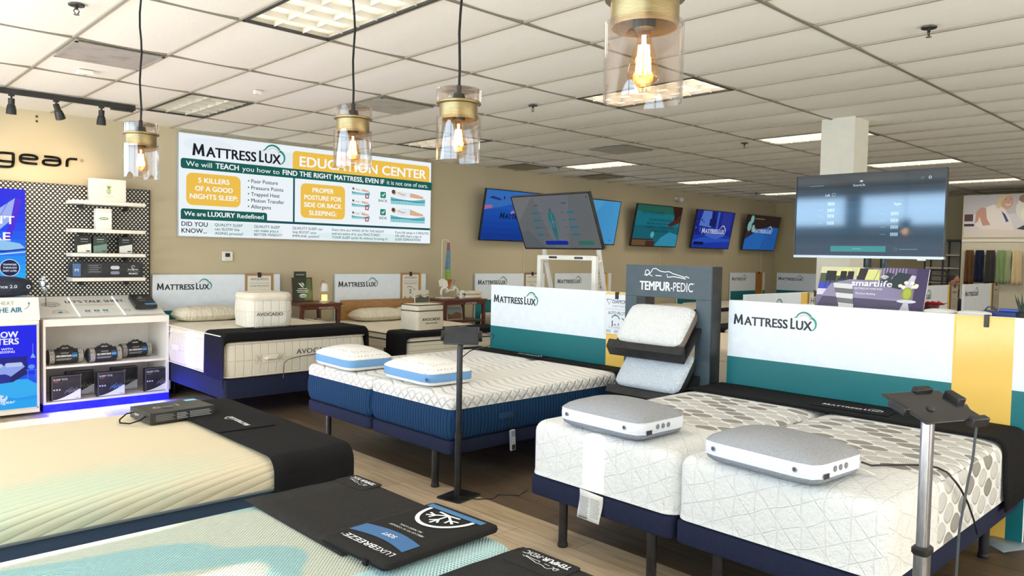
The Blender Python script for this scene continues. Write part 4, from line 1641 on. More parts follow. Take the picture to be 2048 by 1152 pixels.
# ------------------------------------------------------------------ white display desk with blue light under it
WD = plain('#e9e5db', .45)
t = thing('display_desk', 'white slant-topped display desk with two open shelves, lit blue beneath', 'display desk', (1.78, 8.55, 0))
m = MB().box(0, 0, .10, .022, .62, .86).box(1.17, 0, .10, 1.192, .62, .86).box(.022, .60, .10, 1.17, .62, .86)
obj('carcass', m, WD, t, bevel=.001)
obj('shelf_board', MB().box(.022, .012, .435, 1.17, .60, .457), WD, t, bevel=.001)
obj('bottom_board', MB().box(.0, .0, .08, 1.192, .62, .102), WD, t, bevel=.001)
obj('slanted_top', MB().loft([[(0, -.005, .855), (0, .62, .855), (0, .62, 1.115), (0, .10, .93), (0, -.005, .925)], [(1.192, -.005, .855), (1.192, .62, .855), (1.192, .62, 1.115), (1.192, .10, .93), (1.192, -.005, .925)]]), plain('#ece8de', .35), t, bevel=.002)
obj('plinth', MB().box(.01, .02, 0, 1.182, .58, .082), plain('#30343c', .6), t)
obj('blue_light_panel', MB().box(.0, .008, .004, 1.192, .02, .079), plain('#0608ff', .5, emit=2.2), t)
p = PR()
sl = Vector((0, .52, .185)).normalized()
p.rect(.0, .0, 1.19, .55, '#ece8de')
p.text('LET\u2019S TALK SHEET.', .30, .36, .06, '#14181d', .58, .03)
p.rect(.36, .30, .80, .308, '#b4b6b4').rect(.36, .28, .74, .286, '#c2c4c2')
for k in range(3):
    p.rr(.43 + k * .085, .12, .48 + k * .085, .165, .004, '#3d7fa8').ell(.455 + k * .085, .143, .01, .01, '#cfe4ee').rect(.425 + k * .085, .085, .485 + k * .085, .10, '#c6c8c6')
p.line([(.70, .115), (.80, .115), (.80, .17), (.70, .17)], .003, '#b9bab6', True).ring(.84, .13, .026, .007, '#5f93ab')
p.ring(.165, .29, .03, .003, '#8d8a80')
for rx in (.085, .072):
    p.line([(.155 + rx * math.cos(2 * PI * k / 30), .33 + rx * .62 * math.sin(2 * PI * k / 30)) for k in range(30)], .003, '#55555a', True)
p.text('CERTIFIED', .155, .322, .018, '#6a6a6d', .11, .01, 'c')
p.arc(.20, .12, .07, 0, 180, .004, '#7d9aa6').arc(.20, .12, .055, 0, 180, .003, '#7d9aa6').ell(.20, .125, .022, .014, '#2f6f8c').rect(.12, .10, .28, .106, '#8fa4ac')
p.build('top_print', t, (0, .10, .931), (1, 0, 0), sl, lift=.003)
m = MB()
for x in (.345, .775):
    q = MB().box(x, 0, 0, x + .012, .50, .006)
    m.add([Vector((a, .10, .935)) + sl * b + Vector((0, -sl.z, sl.y)) * c for a, b, c in q.v], q.f)
obj('acrylic_edge', m, plain('#f4f6f8', .15, emit=.6), t)
light('blue_under_light', 'AREA', (2.376, 8.54, .055), 26, (.03, .04, 1), (R(-70), 0, 0), shape='RECTANGLE', size=1.1, size_y=.05)

t = thing('sheet_set_box', 'small black book-like box lying on the slanted desk top', 'box', (2.69, 8.74, .985), (R(19.6), 0, R(-2)))
bx = obj('box_body', MB().box(0, 0, 0, .22, .30, .045), plain('#191a1c', .4), t, bevel=.003)
PR().arc(.10, .22, .017, 0, 300, .006, '#d8d8d6').text('bedgear', .10, .175, .016, '#d8d8d6', .09, 0, 'c').rect(.06, .12, .14, .127, '#b9b9b6').rect(.10, .012, .215, .055, '#4d97d8').build('top_print', bx, (0, 0, .045), (1, 0, 0), (0, 1, 0))


def bolster(label, c, rz):
    t = thing('rolled_pillow', label, 'pillow', c, (0, 0, rz), 'rolled pillows in clear and black bags')
    L, r = .33, .076
    m = MB().tube([(-L / 2, 0, r), (-L / 2 + .012, 0, r), (L / 2 - .012, 0, r), (L / 2, 0, r)], [r * .82, r, r, r * .82], 28)
    obj('bag', m, plain('#1b1b1e', .35), t)
    g = G('silver_quilt_band', .6, .1)
    n = g.voro(60, 'DISTANCE_TO_EDGE')
    g.col(g.mix(n.ramp(0, .2), '#6d6b66', '#b5b1a8'))
    g.bump(n.ramp(0, .2), .5, .004)
    for s in (-1, 1):
        obj('silver_band', MB().tube([(s * (L / 2 - .012), 0, r), (s * (L / 2 - .058), 0, r)], r * 1.012, 28), g.m, t)
    lab = MB()
    N = 8
    lab.loft([[(-.105, -math.cos(R(a)) * r * 1.02, r + math.sin(R(a)) * r * 1.02), (.105, -math.cos(R(a)) * r * 1.02, r + math.sin(R(a)) * r * 1.02)] for a in [-35 + 80 * k / N for k in range(N + 1)]], False, False, False)
    lb = obj('paper_sleeve', lab, plain('#15171c', .35), t)
    p = PR().text('COOL COMFORT PILLOW', .01, .055, .017, '#f2f2f0', .135, .03).rect(.15, .05, .198, .075, '#3f8fd6').rect(.01, .035, .15, .038, '#cfd2d4').rect(.01, .024, .14, .027, '#cfd2d4').rect(.05, .088, .12, .098, '#7d8084').rect(.15, .084, .195, .089, '#3f8fd6')
    p.build('sleeve_print', lb, (-.105, -r * 1.035, r - .052), (1, 0, 0), (0, .02, 1), lift=.001)
    pts = [(-.075 + .15 * k / 10, -.01, 2 * r + .034 * math.sin(PI * k / 10) + .006 * math.sin(k * 2.2) - .006) for k in range(11)]
    obj('carry_handle', MB().tube(pts, .011, 8), plain('#141416', .6), t)
    return t


bolster('rolled pillow with COOL COMFORT PILLOW sleeve, left on the desk shelf', (2.00, 8.69, .459), R(1))
bolster('rolled pillow with COOL COMFORT PILLOW sleeve, in front in the middle of the desk shelf', (2.35, 8.64, .459), R(4))
bolster('rolled pillow with COOL COMFORT PILLOW sleeve, right on the upper desk shelf', (2.71, 8.83, .459), R(6))


def sleeptite(bl):
    def f(p, w, h):
        p.line([(.004, .004), (w - .004, .004), (w - .004, h - .004), (.004, h - .004)], .003, '#8e9094', True)
        p.text('SLEEP TITE', .015, h - .045, .017, '#d2d3d4', .125, .02).rect(.015, h - .062, .06, h - .057, '#b0533c')
        for k in range(3):
            p.ell(.022 + k * .024, h * .45, .008, .008, '#c9ccd0', 12)
        p.poly([(.006, .006), (w - .006, .006), (w - .006, h * .42)] + [(w * (.9 - .85 * k / 8), .012 + (h * .36) * (1 - k / 8) ** 1.6) for k in range(9)], '#dfe2ee')
        cx, cy = w * .62, h * .36
        c = '#5aa0cc' if bl else '#8f9498'
        for k in range(5):
            p.line([(cx - .05 + k * .02, cy - .02 + .01 * (k % 2)), (cx - .03 + k * .022, cy + .015 + .012 * (k % 3)), (cx + .0 + k * .02, cy - .01)], .004, c)
        p.rect(w * .78, .016, w * .92, .02, '#6a6e7a')
    return f


for x, y, b, lb in ((1.855, 8.57, 0, 'front left'), (2.27, 8.57, 1, 'front middle with a blue splash'), (2.74, 8.585, 0, 'front right'), (2.04, 8.80, 0, 'behind the left front box'), (2.48, 8.84, 0, 'behind the middle and right boxes')):
    carton('protector_box', 'black SLEEP TITE box on the bottom desk shelf, %s' % lb, 'box', (x, y, .103), .265, .08, .25, '#131417', sleeptite(b), R(1), 'boxes on the bottom desk shelf')

# crystal figurine on a wire above the desk
t = thing('figurine', 'small clear crystal figurine on a thin rod before the perforated panel', 'figurine', (1.885, 8.93, 1.06))
random.seed(11)
m = MB()
for k in range(9):
    c = (random.uniform(-.03, .03), random.uniform(-.02, .02), .12 + .17 * k / 9)
    m.ico(c, random.uniform(.018, .035), 3)
obj('crystal', m, thin_glass('crystal', '#e8eef2', 2.6, .05), t, angle=5)
obj('rod', MB().cyl((0, 0, -.045), (0, 0, .14), .004, n=8), plain('#5d5a52', .4, .6), t)

# blue kiosk at the left edge
t = thing('lit_kiosk', 'white kiosk with a lit blue bedroom picture front, cut by the left edge', 'kiosk', (1.0, 8.5, 0))
m = MB().box(0, 0, .03, .738, .68, .93)
obj('cabinet', m, plain('#e6e1d5', .5), t, bevel=.004)
obj('sign_top', MB().loft([[(0, 0, .93), (0, .5, .93), (0, .5, 1.145), (0, .42, 1.15), (0, .06, 1.148), (0, 0, .95)], [(.745, 0, .93), (.745, .5, .93), (.745, .5, 1.145), (.745, .42, 1.15), (.745, .06, 1.148), (.745, 0, .95)]]), plain('#efeae0', .4), t, bevel=.002)
p = PR().text('THE HEAT', .30, .135, .036, '#7d9a78', .24, .0).text('IN THE AIR', .30, .062, .048, '#1d6d92', .30, .035)
p.arc(.61, .14, .05, 280, 360, .005, '#2c6f8c').poly([(.65, .14), (.67, .14), (.66, .165)], '#2c6f8c')
p.build('top_print', t, (0, .002, .95), (1, 0, 0), Vector((0, .06, .198)).normalized(), lift=.004)
p = PR()
for k in range(10):
    p.rect(0, .80 * k / 10, .66, .80 * (k + 1) / 10 + .002, ['#18a6f4', '#1698f4', '#1484f4', '#0f52f0', '#0b2cf0', '#0a22ee', '#0a1cec', '#0a1aee', '#0a1aee', '#0a1aee'][k])
p.poly([(.2, .28), (.58, .28), (.66, .22), (.66, .12), (.5, .10), (.2, .16)], '#2db0f4')
p.rect(.18, .40, .58, .50, '#141c84').poly([(.15, .24), (.46, .26), (.58, .33), (.58, .42), (.3, .42), (.15, .38)], '#101a6a').poly([(.15, .30), (.44, .31), (.56, .40), (.54, .43), (.28, .42), (.15, .42)], '#8fa6f0')
p.rr(.22, .405, .38, .44, .014, '#b9c8f6').rr(.40, .405, .54, .445, .014, '#b9c8f6').poly([(.15, .25), (.44, .26), (.44, .32), (.40, .34), (.15, .34)], '#1c2a90')
p.line([(.627, .62), (.627, .50)], .004, '#6f9af4').poly([(.605, .48), (.65, .48), (.632, .52), (.622, .52)], '#7db0f8').ell(.615, .395, .028, .022, '#5f96f4').rect(.57, .36, .66, .37, '#3c74f0').rect(.58, .28, .588, .36, '#3c74f0').rect(.645, .28, .652, .36, '#3c74f0')
for s_, x, y, h, w_ in (('PILLOW', .235, .688, .056, .27), ('MATTERS', .17, .622, .056, .34), ('READY WITH', .25, .569, .020, .21), ('PERFORMANCE BEDDING', .10, .541, .020, .378)):
    p.text(s_, x, y, h, '#f4f7ff', w_, .035 if h > .03 else .025)
for r0 in (.012, .022, .032):
    p.arc(.38, .115, r0, 20 + r0 * 3000, 330 + r0 * 2000, .007, '#f4f7ff', 20)
p.text('bedgear', .29, .058, .030, '#f4f7ff', .19, .01)
p.build('lit_face', t, (.055, -.001, .085), (1, 0, 0), (0, 0, 1), emit=.95)
m = MB().box(.045, -.006, .075, .055, .0, .89).box(.715, -.006, .075, .725, 0, .89).box(.045, -.006, .885, .725, 0, .893).box(.045, -.006, .073, .725, 0, .085)
obj('bezel', m, plain('#d2ccc0', .5), t)

t = thing('oval_pillow', 'dark navy rounded pillow pack lettered 2.0 on the left kiosk', 'pillow', (1.40, 8.74, 1.152))
m = MB()
m.loft([superel(.335 * f, .11 * f, 2.6, z=z) for f, z in ((.5, 0), (.8, .012), (.96, .05), (1, .09), (.96, .135), (.82, .172), (.55, .192), (.2, .2))])
sk = obj('pack', m, plain('#0e1c33', .4), t)
PR().text('Performance 2.0', .0, 0, .030, '#cfe0ee', .34, .01).ring(.435, .012, .014, .006, '#f0f4f8').build('lettering', sk, (-.16, -.113, .085), (1, 0, 0), (0, .0, 1), lift=.002)


# ------------------------------------------------------------------ shop headboards
def headboard(label, c, rz, W, yel=True, z0=.045, logo=True, rail=True, hcol='#e9f1fa', cat='headboard display'):
    t = thing('headboard_display', label, cat, c, (0, 0, rz), 'shop headboard panels with cloud logo')
    H_ = 1.345
    p = PR()
    obj('panel', MB().box(0, 0, z0, W, .035, H_), plain(hcol, .5), t, bevel=.002)
    tl = '#007077'
    p.rect(0, z0 + .003, W, .925, tl)
    if yel:
        p.rect(W - .40, z0 + .003, W - .085, H_ - .002, '#eec25a')
    if logo:
        mlux(p, .045, 1.168, .60, '#0f151b')
    p.build('printed_face', t, (0, 0, 0), (1, 0, 0), (0, 0, 1), lift=.0012, rough=.45)
    return t


RZ = R(-90)
hb2 = headboard('white and teal shop headboard behind the blue sided bed', (5.215, 5.81, 0), RZ, 1.93)
hb3 = headboard('white, teal and yellow shop headboard behind the white leaf bed', (5.115, 3.02, 0), RZ, 1.93)
headboard('shop headboard against the wall behind the tall cream pillow-top', (3.0, 9.15, 0), 0, 1.56)
headboard('shop headboard against the wall, right of the candle table', (5.365, 9.15, 0), 0, 1.53)
headboard('shop headboard against the wall, right of the spine model', (7.88, 9.15, 0), 0, 1.57)
headboard('shop headboard against the wall, seen between the white stand legs', (9.73, 9.15, 0), 0, 1.53)
headboard('shop headboard by the wall, half hidden by the dark pillow rack', (13.45, 9.15, 0), 0, 1.55)
headboard('shop headboard at the far end of the left wall, under the last screen', (15.55, 9.15, 0), 0, 1.55)
headboard('shop headboard on the far back wall', (17.60, 9.10, 0), RZ, 1.0, False)
headboard('shop headboard standing behind the right display, half hidden by it', (6.02, 3.385, 0), 0, 1.42)
headboard('shop headboard left of the small seated person, behind red flowers', (10.52, 3.56, 0), 0, 1.75)
headboard('shop headboard in front of the seated person at the far right', (12.62, 3.56, 0), 0, 1.75)


def clipboard(label, c, rz, w, h, board, fn, group='cards clipped to the headboards'):
    t = thing('sign_card', label, 'sign', c, (0, 0, rz), group)
    obj('board', MB().box(0, -.008, -h, w, 0, 0), plain(board, .6), t, bevel=.002)
    p = PR()
    fn(p, w, h)
    p.build('card_print', t, (0, -.0085, -h), (1, 0, 0), (0, 0, 1))
    obj('clip', MB().box(w * .44, -.02, -.05, w * .56, .002, .012), plain('#15140f', .4), t, bevel=.003)
    return t


def av_card(sub, num):
    def f(p, w, h):
        p.rect(.03, .012, w - .03, h - .03, '#e3ded0')
        p.text('AVOCADO', w / 2, h - .085, .026, '#3a3f3c', w * .62, .01, 'c').rect(.05, h - .125, w - .05, h - .121, '#9a968a')
        if sub:
            p.text(sub, w / 2, h - .165, .016, '#5b5d58', w * .66, .01, 'c')
        if num:
            cx, cy = w * .5, h * .36
            p.arc(cx - .02, cy + .02, .05, 140, 20, .008, '#3c5a58').arc(cx + .045, cy, .036, 80, -80, .008, '#3c5a58').text(num, cx - .005, cy - .03, .055, '#2e4044', None, .02, 'c')
            p.rect(.06, .03, .09, .07, '#8a877c').rect(w / 2 - .015, .03, w / 2 + .015, .07, '#8a877c').rect(w - .09, .03, w - .06, .07, '#8a877c')
    return f


clipboard('wood framed AVOCADO card clipped behind the cream sample block', (4.09, 9.145, 1.357), 0, .37, .42, '#a9855a', av_card('LUXURY PILLOWTOP', ''))
clipboard('wood framed AVOCADO card with the number 2 on the second wall headboard', (6.43, 9.145, 1.362), 0, .35, .42, '#a9855a', av_card('GREEN PILLOWTOP', '2'))
clipboard('wood framed card on the headboard just left of the white stand', (8.95, 9.145, 1.357), 0, .37, .42, '#8c6f4e', av_card('GREEN MATTRESS', '3'))
clipboard('card on the headboard seen right of the white stand leg', (10.75, 9.145, 1.357), 0, .36, .42, '#a08a6a', av_card('', '4'))
clipboard('wood card low on the far left-wall headboard past the dark rack', (14.62, 9.145, 1.357), 0, .30, .40, '#a9855a', av_card('', ''))
clipboard('pale card on the last headboard of the left wall', (16.65, 9.145, 1.357), 0, .30, .75, '#a9702c', lambda p, w, h: p.rect(.02, h * .0 + .01, w - .02, h * .02 + .01, '#a9702c'))
clipboard('card with letters on the grey headboard left of the lounge picture', (7.18, 3.377, 1.350), 0, .22, .42, '#b5aa95', lambda p, w, h: p.rect(.01, .01, w - .01, h - .012, '#d8d2c2').text('HEI', w / 2, h - .12, .06, '#3f3a33', w * .7, .02, 'c'))
clipboard('brown card on the headboard left of the small seated person', (11.95, 3.552, 1.352), 0, .33, .44, '#7d6f5c', lambda p, w, h: p.rect(.03, .02, w - .03, h - .03, '#a89f8e').rect(w * .25, h - .12, w * .75, h - .10, '#4a443b').ring(w / 2, h * .4, .06, .01, '#5b564c'))
clipboard('brown card on the headboard before the seated person at the far right', (14.02, 3.552, 1.352), 0, .33, .44, '#7d6f5c', lambda p, w, h: p.rect(.03, .02, w - .03, h - .03, '#a89f8e').rect(w * .3, h - .12, w * .7, h - .10, '#4a443b').ring(w / 2, h * .4, .06, .01, '#5b564c'))


def diamond(p, w, h):
    p.rect(.004, .004, w - .004, h - .012, '#e2e7ee')
    p.line([(.02, h - .055), (.075, h - .055), (.0475, h - .10), (.02, h - .055)], .006, '#23272c')
    p.text('DIAMOND', .085, h - .088, .032, '#23272c', .19, .01).text('MATTRESS', .09, h - .118, .013, '#6a7078', .16, .0).rect(.015, h - .14, w - .015, h - .137, '#aab2ba')
    p.text('AUTO PILOT', w / 2, h - .185, .026, '#3c444c', .19, .01, 'c')
    cx, cy = w * .5, h * .30
    p.arc(cx - .012, cy + .012, .048, 150, 20, .010, '#1d6f68').arc(cx + .05, cy - .002, .04, 80, -80, .010, '#1d6f68').text('1-', cx - .05, cy - .038, .05, '#1e2c34', None, .02).text('4', cx + .012, cy - .03, .026, '#1e2c34')
    p.text('CUSTOMIZABLE', w / 2, .055, .016, '#9aa8b8', .18, .0, 'c')
    for k in range(3):
        p.rect(.02 + k * .09, .015, .07 + k * .09, .04, '#b4bcc6')


clipboard('white DIAMOND MATTRESS AUTO PILOT card on the yellow strip of the middle headboard', (5.209, 4.29, 1.335), RZ, .27, .36, '#e6c878', diamond)
t = thing('sign_holder', 'empty clear plastic sign holder clipped to the yellow strip at right', 'sign holder', (5.11, 1.475, 1.335), (0, 0, RZ))
obj('clear_sleeve', MB().box(0, -.003, -.35, .31, -.001, 0), thin_glass('clear_sleeve', '#ffffff', .3, .12), t)
obj('clip', MB().box(.145, -.012, -.055, .17, .03, .018), plain('#15140f', .4), t, bevel=.003)
t = thing('headboard_skirt', 'crumpled clear plastic wrap under the right end of the right headboard', 'plastic wrap', (5.10, 1.15, 0))
m = MB()
m.loft([[(-.02 - .09 * math.sin(k * .9) ** 2, .75 - 1.0 * k / 12, .005 + .03 * math.sin(k * 1.7) ** 2), (.02, .75 - 1.0 * k / 12, .055)] for k in range(13)], False, False, False)
obj('wrap', m, plain('#8d9aa0', .2), t, solid=.002)

# ------------------------------------------------------------------ side tables and what stands on them
WOOD = None


def wood_mat(name, a, b):
    g = G(name, .4, 0, .4)
    x, y, z = g.xyz()
    n = g.noise(3, 6, g.vec(x * 2, y * 14, z * 14), .6)
    g.col(g.mix(n.ramp(.3, .7), a, b))
    g.bump(n, .15, .003)
    return g.m


WOOD = wood_mat('red_brown_wood', '#4a2418', '#6b3626')
TAN = wood_mat('tan_oak', '#9a7347', '#b58a58')


def side_table(label, x0, x1, y0, y1, zt, zs):
    t = thing('side_table', label, 'table', (x0, y0, 0), group='red-brown side tables between the wall beds')
    w, d = x1 - x0, y1 - y0
    obj('tabletop', MB().box(0, 0, zt - .03, w, d, zt), WOOD, t, bevel=.004)
    ap = obj('apron', MB().box(.03, .012, zt - .075, w - .03, .03, zt - .03), WOOD, t)
    for sx in (0, 1):
        for sy in (0, 1):
            x, y = (.05, w - .05)[sx], (.04, d - .04)[sy]
            ox = (-.035, .035)[sx]
            obj('leg', MB().loft([[(x + ox - .018, y - .018, 0), (x + ox + .018, y - .018, 0), (x + ox + .018, y + .018, 0), (x + ox - .018, y + .018, 0)],
                                  [(x - .022, y - .022, zt - .03), (x + .022, y - .022, zt - .03), (x + .022, y + .022, zt - .03), (x - .022, y + .022, zt - .03)]]), WOOD, t, bevel=.003)
    obj('lower_shelf', MB().box(.02, .02, zs - .025, w - .02, d - .02, zs), WOOD, t, bevel=.003)
    PR().text('AVOCADO', w * .62, zt - .068, .024, '#e6ddd0', .21, .01, 'c').build('lettering', t, (0, .012, 0), (1, 0, 0), (0, 0, 1), lift=.001)
    return t


side_table('red-brown wooden side table with candle lamp, between the two wall beds', 4.50, 5.09, 8.50, 9.06, 1.0, .66)
side_table('red-brown wooden side table under the coloured spine model', 6.74, 7.56, 8.50, 9.06, .99, .68)

t = thing('table_sign', 'dark framed table sign with white print on the side table by the candle lamp', 'sign', (4.63, 8.93, 1.0), (R(-6), 0, 0))
bd = obj('frame', MB().box(0, 0, 0, .28, .02, .31), plain('#3a2018', .5), t, bevel=.003)
p = PR().rect(.015, .015, .265, .295, '#2a3320').poly([(.16, .015), (.265, .015), (.265, .295), (.2, .295)], '#566a3a').poly([(.08, .24), (.11, .235), (.16, .18), (.13, .185)], '#e8ece0').poly([(.12, .245), (.15, .24), (.17, .2), (.15, .205)], '#dfe6d8')
for k, w_ in enumerate((.13, .17, .15)):
    p.rect(.14 - w_ / 2, .162 - .022 * k, .14 + w_ / 2, .170 - .022 * k, '#e4e8de')
p.ell(.14, .075, .05, .026, '#e6ece4').ell(.14, .068, .05, .022, '#9fb09a')
p.build('printed_face', bd, (0, -.0005, 0), (1, 0, 0), (0, 0, 1))
t = thing('table_sign', 'small dark green card standing behind the framed table sign', 'sign', (4.67, 8.985, 1.0))
bd = obj('card', MB().box(0, 0, 0, .17, .012, .385), plain('#1d2a18', .5), t, bevel=.002)
PR().text('AVOCADO', .085, .335, .018, '#cfe0c4', .12, .01, 'c').build('lettering', bd, (0, 0, 0), (1, 0, 0), (0, 0, 1))

t = thing('candle_lamp', 'small white hooded candle warmer with a glowing candle on the side table', 'lamp', (5.0, 8.80, 1.0))
wm = plain('#e6e1d6', .4)
obj('base', MB().lathe([(.001, 0), (.065, 0), (.067, .01), (.06, .016), (.001, .017)], n=28), wm, t)
obj('pole', MB().tube([(-.05, 0, .015), (-.05, 0, .22), (-.047, 0, .25), (-.035, 0, .268), (-.018, 0, .272), (-.005, 0, .262), (0, 0, .24)], .004, 8), plain('#8d7a5a', .35, .6), t)
obj('hood', MB().lathe([(.012, .24), (.03, .235), (.046, .215), (.052, .17), (.052, .135), (.049, .135), (.049, .17), (.042, .21), (.012, .228)], n=28), wm, t)
cd = obj('candle', MB().lathe([(.001, .017), (.036, .017), (.038, .022), (.038, .085), (.036, .09), (.001, .088)], n=24), plain('#f2cf7a', .4, emit=.9), t)
light('candle_glow', 'POINT', (5.0, 8.80, 1.13), .35, (1, .75, .35), shadow_soft_size=.02)

t = thing('plastic_bag', 'crumpled clear bag of beige filling on the lower shelf of the candle table', 'bag', (4.80, 8.62, .66))
random.seed(5)
m = MB()
m.ico((0, 0, .075), .085, 10, (1.3, .85, .85))
m.v = [(x + random.uniform(-.012, .012), y + random.uniform(-.012, .012), max(.001, z + random.uniform(-.01, .01))) for x, y, z in m.v]
obj('bag', m, plain('#b9ab93', .25), t, angle=20)
m = MB()
m.tube([(.08, -.02, .08), (.13, -.04, .09), (.17, -.06, .04), (.2, -.08, .01)], [.03, .014, .03, .02], 8)
obj('knot', m, plain('#d8d2c4', .2), t, angle=20)

t = thing('brown_headboard', 'plain tan wooden headboard behind the pillows of the second wall bed', 'headboard', (5.42, 9.09, 0))
obj('board', MB().box(0, 0, .30, 1.22, .025, .99), TAN, t, bevel=.006)
b = MB().box(.1, 0, 0, .16, .025, .30).box(1.06, 0, 0, 1.12, .025, .30)
obj('leg', b, TAN, t)


def spine():
    t = thing('spine_model', 'coloured plastic spine model on a stand with white pelvis', 'anatomical model', (7.10, 8.86, .99))
    wht = plain('#e9e3d2', .45)
    obj('stand_base', MB().box(-.19, -.09, 0, .06, .09, .014), wht, t, bevel=.004)
    obj('stand_pole', MB().tube([(-.135, 0, .01), (-.135, 0, .83), (-.125, 0, .862), (-.09, 0, .872), (-.03, 0, .862), (-.005, 0, .84)], .0045, 8), wht, t)

    def curve(z):
        u = (z - .27) / .57
        return .012 * math.sin(u * 5.2 + .4) - .005, .018 * math.sin(u * 6.0)
    z = .285
    k = 0
    for nm, n, c, r0, r1 in (('lumbar_vertebrae', 5, '#7fb62a', .030, .028), ('thoracic_vertebrae', 12, '#2388b8', .027, .020), ('cervical_vertebrae', 7, '#8a2a5c', .018, .014)):
        b = MB()
        h = {'lumbar_vertebrae': .029, 'thoracic_vertebrae': .0235, 'cervical_vertebrae': .0165}[nm]
        for q in range(n):
            r = r0 + (r1 - r0) * q / n
            x, y = curve(z)
            b.lathe([(.001, 0), (r, .001), (r * .86, h * .38), (r, h * .74), (.001, h * .76)], (x, y, z), 12)
            b.cyl((x - r * 1.8, y + r * .8, z + h * .35), (x + r * 1.8, y + r * .8, z + h * .45), r * .28, n=6)
            b.cyl((x, y + r * .5, z + h * .4), (x, y + r * 2.0, z + h * .1), r * .3, n=6)
            z += h
        obj(nm, b, plain(c, .45), t)
    obj('sacrum', MB().loft([[(x + .008, y, .28) for x, y, _ in superel(.055, .03, 2.5, 14)], [(x, y + .015, .22) for x, y, _ in superel(.042, .028, 2.5, 14)], [(x, y + .01, .16) for x, y, _ in superel(.018, .014, 2.5, 14)]]), plain('#c8602a', .5), t)
    pv = MB()
    for s in (-1, 1):
        # iliac wing, ring and sitting bone
        rows = []
        for i in range(7):
            a = i / 6
            rows.append([(s * (.045 + .075 * math.sin(PI * a * .55) + .02 * q), -.05 + .11 * a, .175 + (.10 + .02 * math.sin(PI * a)) * q ** .8 * (1 - .35 * abs(a - .4))) for q in (0, .25, .5, .75, 1)])
        k2 = MB()
        k2.loft(rows, False, False, False)
        off = [(x + s * .012, y - .004, z2) for x, y, z2 in k2.v]
        pv.add(k2.v, k2.f)
        pv.add(off, [f[::-1] for f in k2.f])
        pv.tube([(s * .075, -.01, .185), (s * .075, -.035, .15), (s * .05, -.05, .115), (s * .02, -.06, .12), (0, -.06, .125)], [.024, .02, .014, .012, .012], 8)
        pv.tube([(s * .075, -.01, .18), (s * .065, .02, .13), (s * .05, -.01, .095), (s * .025, -.05, .112)], [.02, .016, .017, .011], 8)
    obj('pelvis', pv, wht, t)
    for s in (-1, 1):
        f = MB()
        f.ico((s * .105, -.02, .155), .026, 8)
        f.tube([(s * .105, -.02, .155), (s * .145, -.02, .135), (s * .155, -.02, .10), (s * .15, -.02, .055)], [.016, .018, .02, .014], 10)
        obj('femur', f, wht, t)


spine()
t = thing('foot_model', 'small white bone model with dark holes beside the spine model base', 'anatomical model', (7.22, 8.68, .99))
m = MB()
m.loft([rrect(.05 - i, .035 - i, .02, 4, z=z) for i, z in ((.006, 0), (0, .01), (.004, .06), (.014, .10), (.02, .125))])
b = obj('bone', m, plain('#e8e2d4', .5), t)
PR().ell(.03, .07, .010, .016, '#1b1a18').ell(.065, .065, .014, .02, '#1b1a18').ell(.05, .03, .008, .006, '#6b655a').build('holes', b, (-.05, -.036, 0), (1, 0, 0), (0, .06, 1), lift=.004)
t = thing('folded_bedding', 'folded cream bedding lying on the side table right of the spine model', 'bedding', (7.40, 8.72, .99))
m = MB()
for k in range(2):
    z = k * .055
    m.loft([rrect(.155 - i - k * .008, .13 - i, .04, 5, cx=-.01 * k, z=z + q) for i, q in ((.02, 0), (.0, .015), (0, .04), (.02, .055))])
obj('folds', m, OAT, t, angle=60)
t = thing('picture_frame', 'picture frame on the lower shelf of the spine table', 'picture', (6.92, 8.66, .68), (R(-8), 0, 0))
b = obj('frame', MB().box(0, 0, 0, .30, .02, .20), plain('#c2bcae', .5), t, bevel=.003)
PR().rect(.015, .015, .285, .185, '#8d9a94').poly([(.015, .015), (.285, .015), (.285, .09), (.18, .12), (.1, .08), (.015, .1)], '#7d5a3e').build('picture', b, (0, 0, 0), (1, 0, 0), (0, 0, 1))


# ------------------------------------------------------------------ screens
def tv(label, c, rot, w, h, fn, emit, bez=.012, arm=True, cable=None, group=None, name='wall_screen', cat='screen', rough=.22):
    """c: bottom centre of the front face"""
    t = thing(name, label, cat, c, rot, group)
    blk = plain('#0f1013', .35)
    obj('casing', MB().box(-w / 2, .002, 0, w / 2, .035, h).box(-w * .32, .035, h * .08, w * .32, .06, h * .7), blk, t, bevel=.004)
    m = MB()
    for a in ((-w / 2, 0, -w / 2 + bez, h), (w / 2 - bez, 0, w / 2, h), (-w / 2, 0, w / 2, bez * 1.4), (-w / 2, h - bez, w / 2, h)):
        m.box(a[0], -.006, a[1], a[2], .004, a[3])
    obj('bezel', m, blk, t)
    p = PR()
    iw, ih = w - 2 * bez, h - 2.4 * bez
    fn(p, iw, ih)
    p.build('lit_picture', t, (-w / 2 + bez, 0, bez * 1.4), (1, 0, 0), (0, 0, 1), emit=emit, lift=.0008, eps=.0003, rough=rough)
    if arm:
        obj('wall_mount', MB().box(-.2, .06, h * .25, .2, .085, h * .75).box(-.05, .085, h * .42, .05, .22, h * .58), blk, t)
    return t


